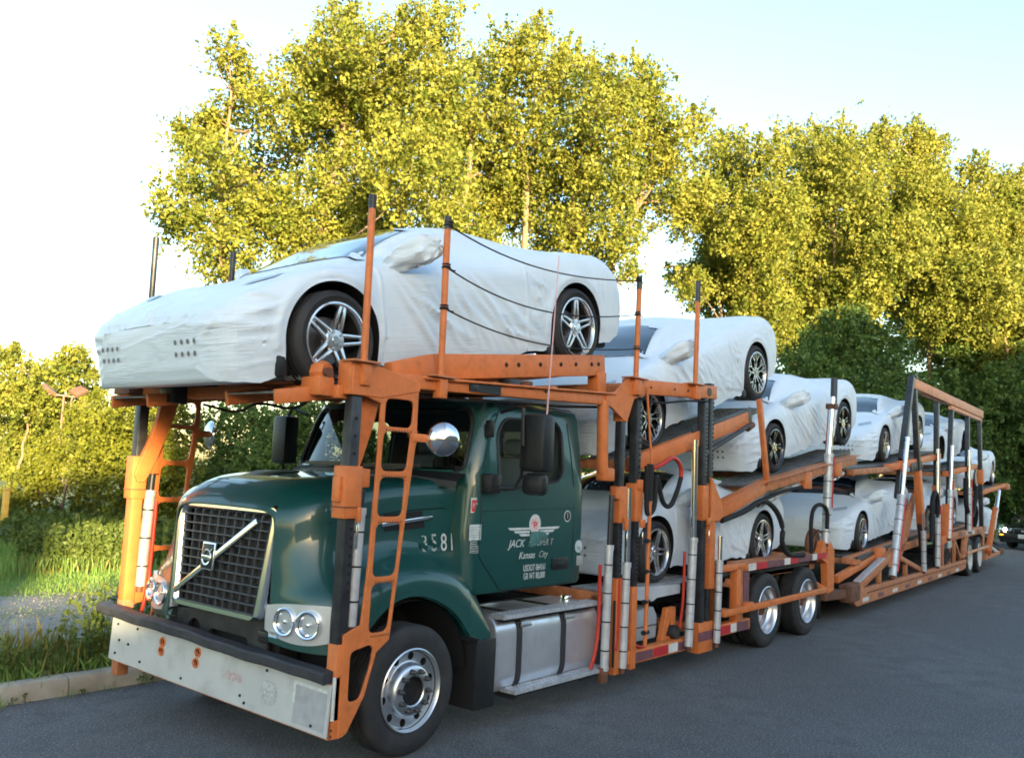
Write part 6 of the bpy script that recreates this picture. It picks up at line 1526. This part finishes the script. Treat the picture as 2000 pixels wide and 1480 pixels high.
    # upper decks
    bm('deck_rail', (1.2, 2.30), (3.7, 2.43), .12, .09, ORANGE_OLD, .10); bm('deck_rail', (3.5, 2.44), (7.9, 2.83), .12, .12, ORANGE, .10)
    for i in range(7): bx('deck_hook', 5.05+.14*i, 5.13+.14*i, .02, .06, 2.40+.0125*i, 2.58+.0125*i, STEEL, .01)
    bm('deck_rail', (8.6, 2.45), (12.4, 2.74), .12, .12, ORANGE, .10); bm('deck_rail', (12.9, 2.03), (17.6, 2.33), .12, .10, ORANGE, .10); bx('deck_end', 17.2, 17.8, .0, .2, 2.18, 2.36, ORANGE_OLD, .02)
    bm('lower_rail', (1.6, .86), (7.4, 1.16), .10, .10, ORANGE_OLD, .30); bm('lower_rail', (7.4, 1.0), (12.6, 1.20), .10, .10, ORANGE_OLD, .30)
    bx('arm_knuckle', 3.05, 3.5, .10, .26, .78, 1.02, ORANGE, .05); bm('front_link', (.9, .62), (3.2, .86), .08, .12, ORANGE, .22); bm('front_link', (3.3, .92), (4.5, .62), .10, .10, STEEL, .18)
    hose('black_hose', [X(6.6, -.02, 1.0), X(6.65, -.02, 1.75), X(6.9, -.02, 2.02), X(7.15, -.02, 1.9), X(7.2, -.02, 1.5)], .05, ROPE, TL); hose('black_hose', [X(10.5, .0, 2.4), X(10.6, .0, 1.7), X(11.4, .0, 1.5), X(12.0, .0, 2.2)], .055, ROPE, TL)
tl_side(lambda y: y, True); tl_side(mir, False)
for x, z in ((1.4, 2.28), (3.6, 2.40), (7.6, 2.78), (8.8, 2.44), (12.2, 2.70), (13.0, 2.02), (17.4, 2.30), (1.8, .84), (7.2, 1.1), (12.4, 1.12), (16.0, .34), (1.1, .40)):
    beam('cross_beam', (x, .1, z), (x, 2.49, z), .09, .09, ORANGE_OLD, TL)
MB().box(.6, 10.6, .30, 2.3, .30, .33).build('belly_floor', STEEL, TL)
for y0 in (.20, 1.85):
    track('wheel_track', (1.2, 0, 2.36), (3.6, 0, 2.48), y0, parent=TL, n=16); track('wheel_track', (3.5, 0, 2.48), (7.9, 0, 2.93), y0, parent=TL, n=22)
    track('wheel_track', (8.7, 0, 2.53), (12.5, 0, 2.86), y0, parent=TL, n=20); track('wheel_track', (13.0, 0, 2.02), (17.6, 0, 2.34), y0, parent=TL, n=20)
    track('wheel_track', (2.0, 0, .90), (7.4, 0, 1.20), y0, parent=TL, n=24); track('wheel_track', (7.4, 0, 1.02), (12.6, 0, 1.22), y0, parent=TL, n=24); track('wheel_track', (12.8, 0, 1.12), (17.2, 0, .56), y0, parent=TL, n=20)

# ------------------------------------------------------------------ dark sedan coming up behind, headlamp lit
SD = empty('sedan_car', 'dark old sedan with one headlamp glowing and amber indicator, at right edge behind the trailer', 'car', (32.7, 1.42, 0), (0, 0, R_(-14)), 1.08)
PAINT = mat('sedan_paint', (.012, .014, .018), .22, coat=1., var=.1)
sst = np.array([(0,.80,.30,.62,.66,.5,.66),(.06,.86,.24,.66,.71,.55,.71),(.5,.89,.2,.78,.80,.55,.80),(1.2,.90,.19,.86,.90,.58,.90),(1.5,.90,.19,.88,.97,.66,.95),(2.1,.90,.19,.90,1.38,.60,1.33),(2.7,.90,.19,.91,1.43,.58,1.38),(3.4,.90,.2,.92,1.38,.56,1.33),(4.0,.89,.22,.94,1.02,.62,1.0),(4.7,.86,.28,.92,.96,.58,.95),(4.78,.80,.4,.8,.85,.5,.85)])
xs = np.linspace(0, 4.78, 70); Cs = np.stack([np.interp(xs, sst[:, 0], sst[:, k]) for k in range(7)], 1); Gs = []
for x, w, zb, zs, zc, gw, zg in Cs:
    h = zs-zb; q = catmull(np.array([(w*.94, zb), (w, zb+.3*h), (w, zb+.7*h), (w*.96, zs-.02), (w*.86, zs+.01), (gw, zg), (gw*.5, zc-.004), (0, zc)]), 24)
    Gs.append([(x, -a, b) for a, b in q]+[(x, a, b) for a, b in q[::-1][1:]])
Gs = np.array(Gs); mb = MB().grid(Gs); k = Gs.shape[1]; mb.add(Gs[0], [tuple(range(k))]); mb.add(Gs[-1], [tuple(range(k))])
for i in range(len(Gs)-1): mb.f.append((i*k, (i+1)*k, (i+1)*k+k-1, i*k+k-1)); mb.m.append(0)
o = mb.build('body', PAINT, SD, smooth=45)
ct = MB()
for x in (.95, 3.65):
    for s in (-1, 1): ct.tube([(x, s*.65, .32), (x, s*1.2, .32)], .36, 32)
boolean(o, ct.build('c', UNDER)); o.data.shade_smooth(); o.data.set_sharp_from_angle(angle=R_(40))
sb = BVHTree.FromObject(o, bpy.context.evaluated_depsgraph_get())
patch(sb, [(1.55, -.70), (2.05, -.58), (2.05, .58), (1.55, .70)], .008, (6, 10)).build('windscreen', CARGLASS, SD)
wt = mesh_of(MB().lathe(tyre_profile(.32, .20, .2, .012, 0), n=40), RUBBER); wr = mesh_of(MB().lathe([(.20, .1), (.205, .005), (.19, .01), (.16, .04), (.05, .03), (0, .03)], n=30), ALUM)
for x in (.95, 3.65):
    for s in (-1, 1):
        w = inst('wheel', wt, SD, Matrix.Translation((x, s*.89, .32)) @ (Matrix.Rotation(PI, 4, 'Z') if s > 0 else Matrix())); inst('rim', wr, w)
MB().box(-.05, .10, -.84, .84, .36, .56).build('front_bumper', BLACK, SD, .04)
g_ = MB().box(-.03, .06, -.30, .30, .58, .73).build('grille', BLACK, SD, .02); MB().tube([(-.035, -.31, .58), (-.035, -.31, .735), (-.035, .31, .735), (-.035, .31, .58)], .012, 6).build('grille_trim', CHROME, g_)
MB().lathe([(.028, -.05), (.04, -.055), (.045, -.04)], (0, 0, .66), 'x', 20).build('grille_emblem', CHROME, g_)
MB().box(-.065, -.055, -.16, .16, .40, .54).build('licence_plate', WHITET, SD, .004)
LIT = mat('lit_headlamp', (.9, .85, .7), .2, emit=(1, .80, .45), estr=9.); IND = mat('lit_indicator', (.7, .3, .02), .3, emit=(1, .42, .02), estr=.5)
for s in (-1, 1):
    h = MB().box(-.03, .12, min(s*.40, s*.80), max(s*.40, s*.80), .595, .73).build('headlight', LAMPG, SD, .03)
    MB().lathe([(0, -.04), (.05, -.038), (.072, -.02), (.072, .0)], (0, s*.60, .665), 'x', 20).build('lit_bulb', LIT, h)
    MB().box(-.065, -.02, min(s*.64, s*.78), max(s*.64, s*.78), .465, .515).build('indicator', IND, SD, .02)
    MB().box(1.55, 1.72, min(s*.92, s*1.08), max(s*.92, s*1.08), .92, 1.04).build('wing_mirror', BLACK, SD, .03)
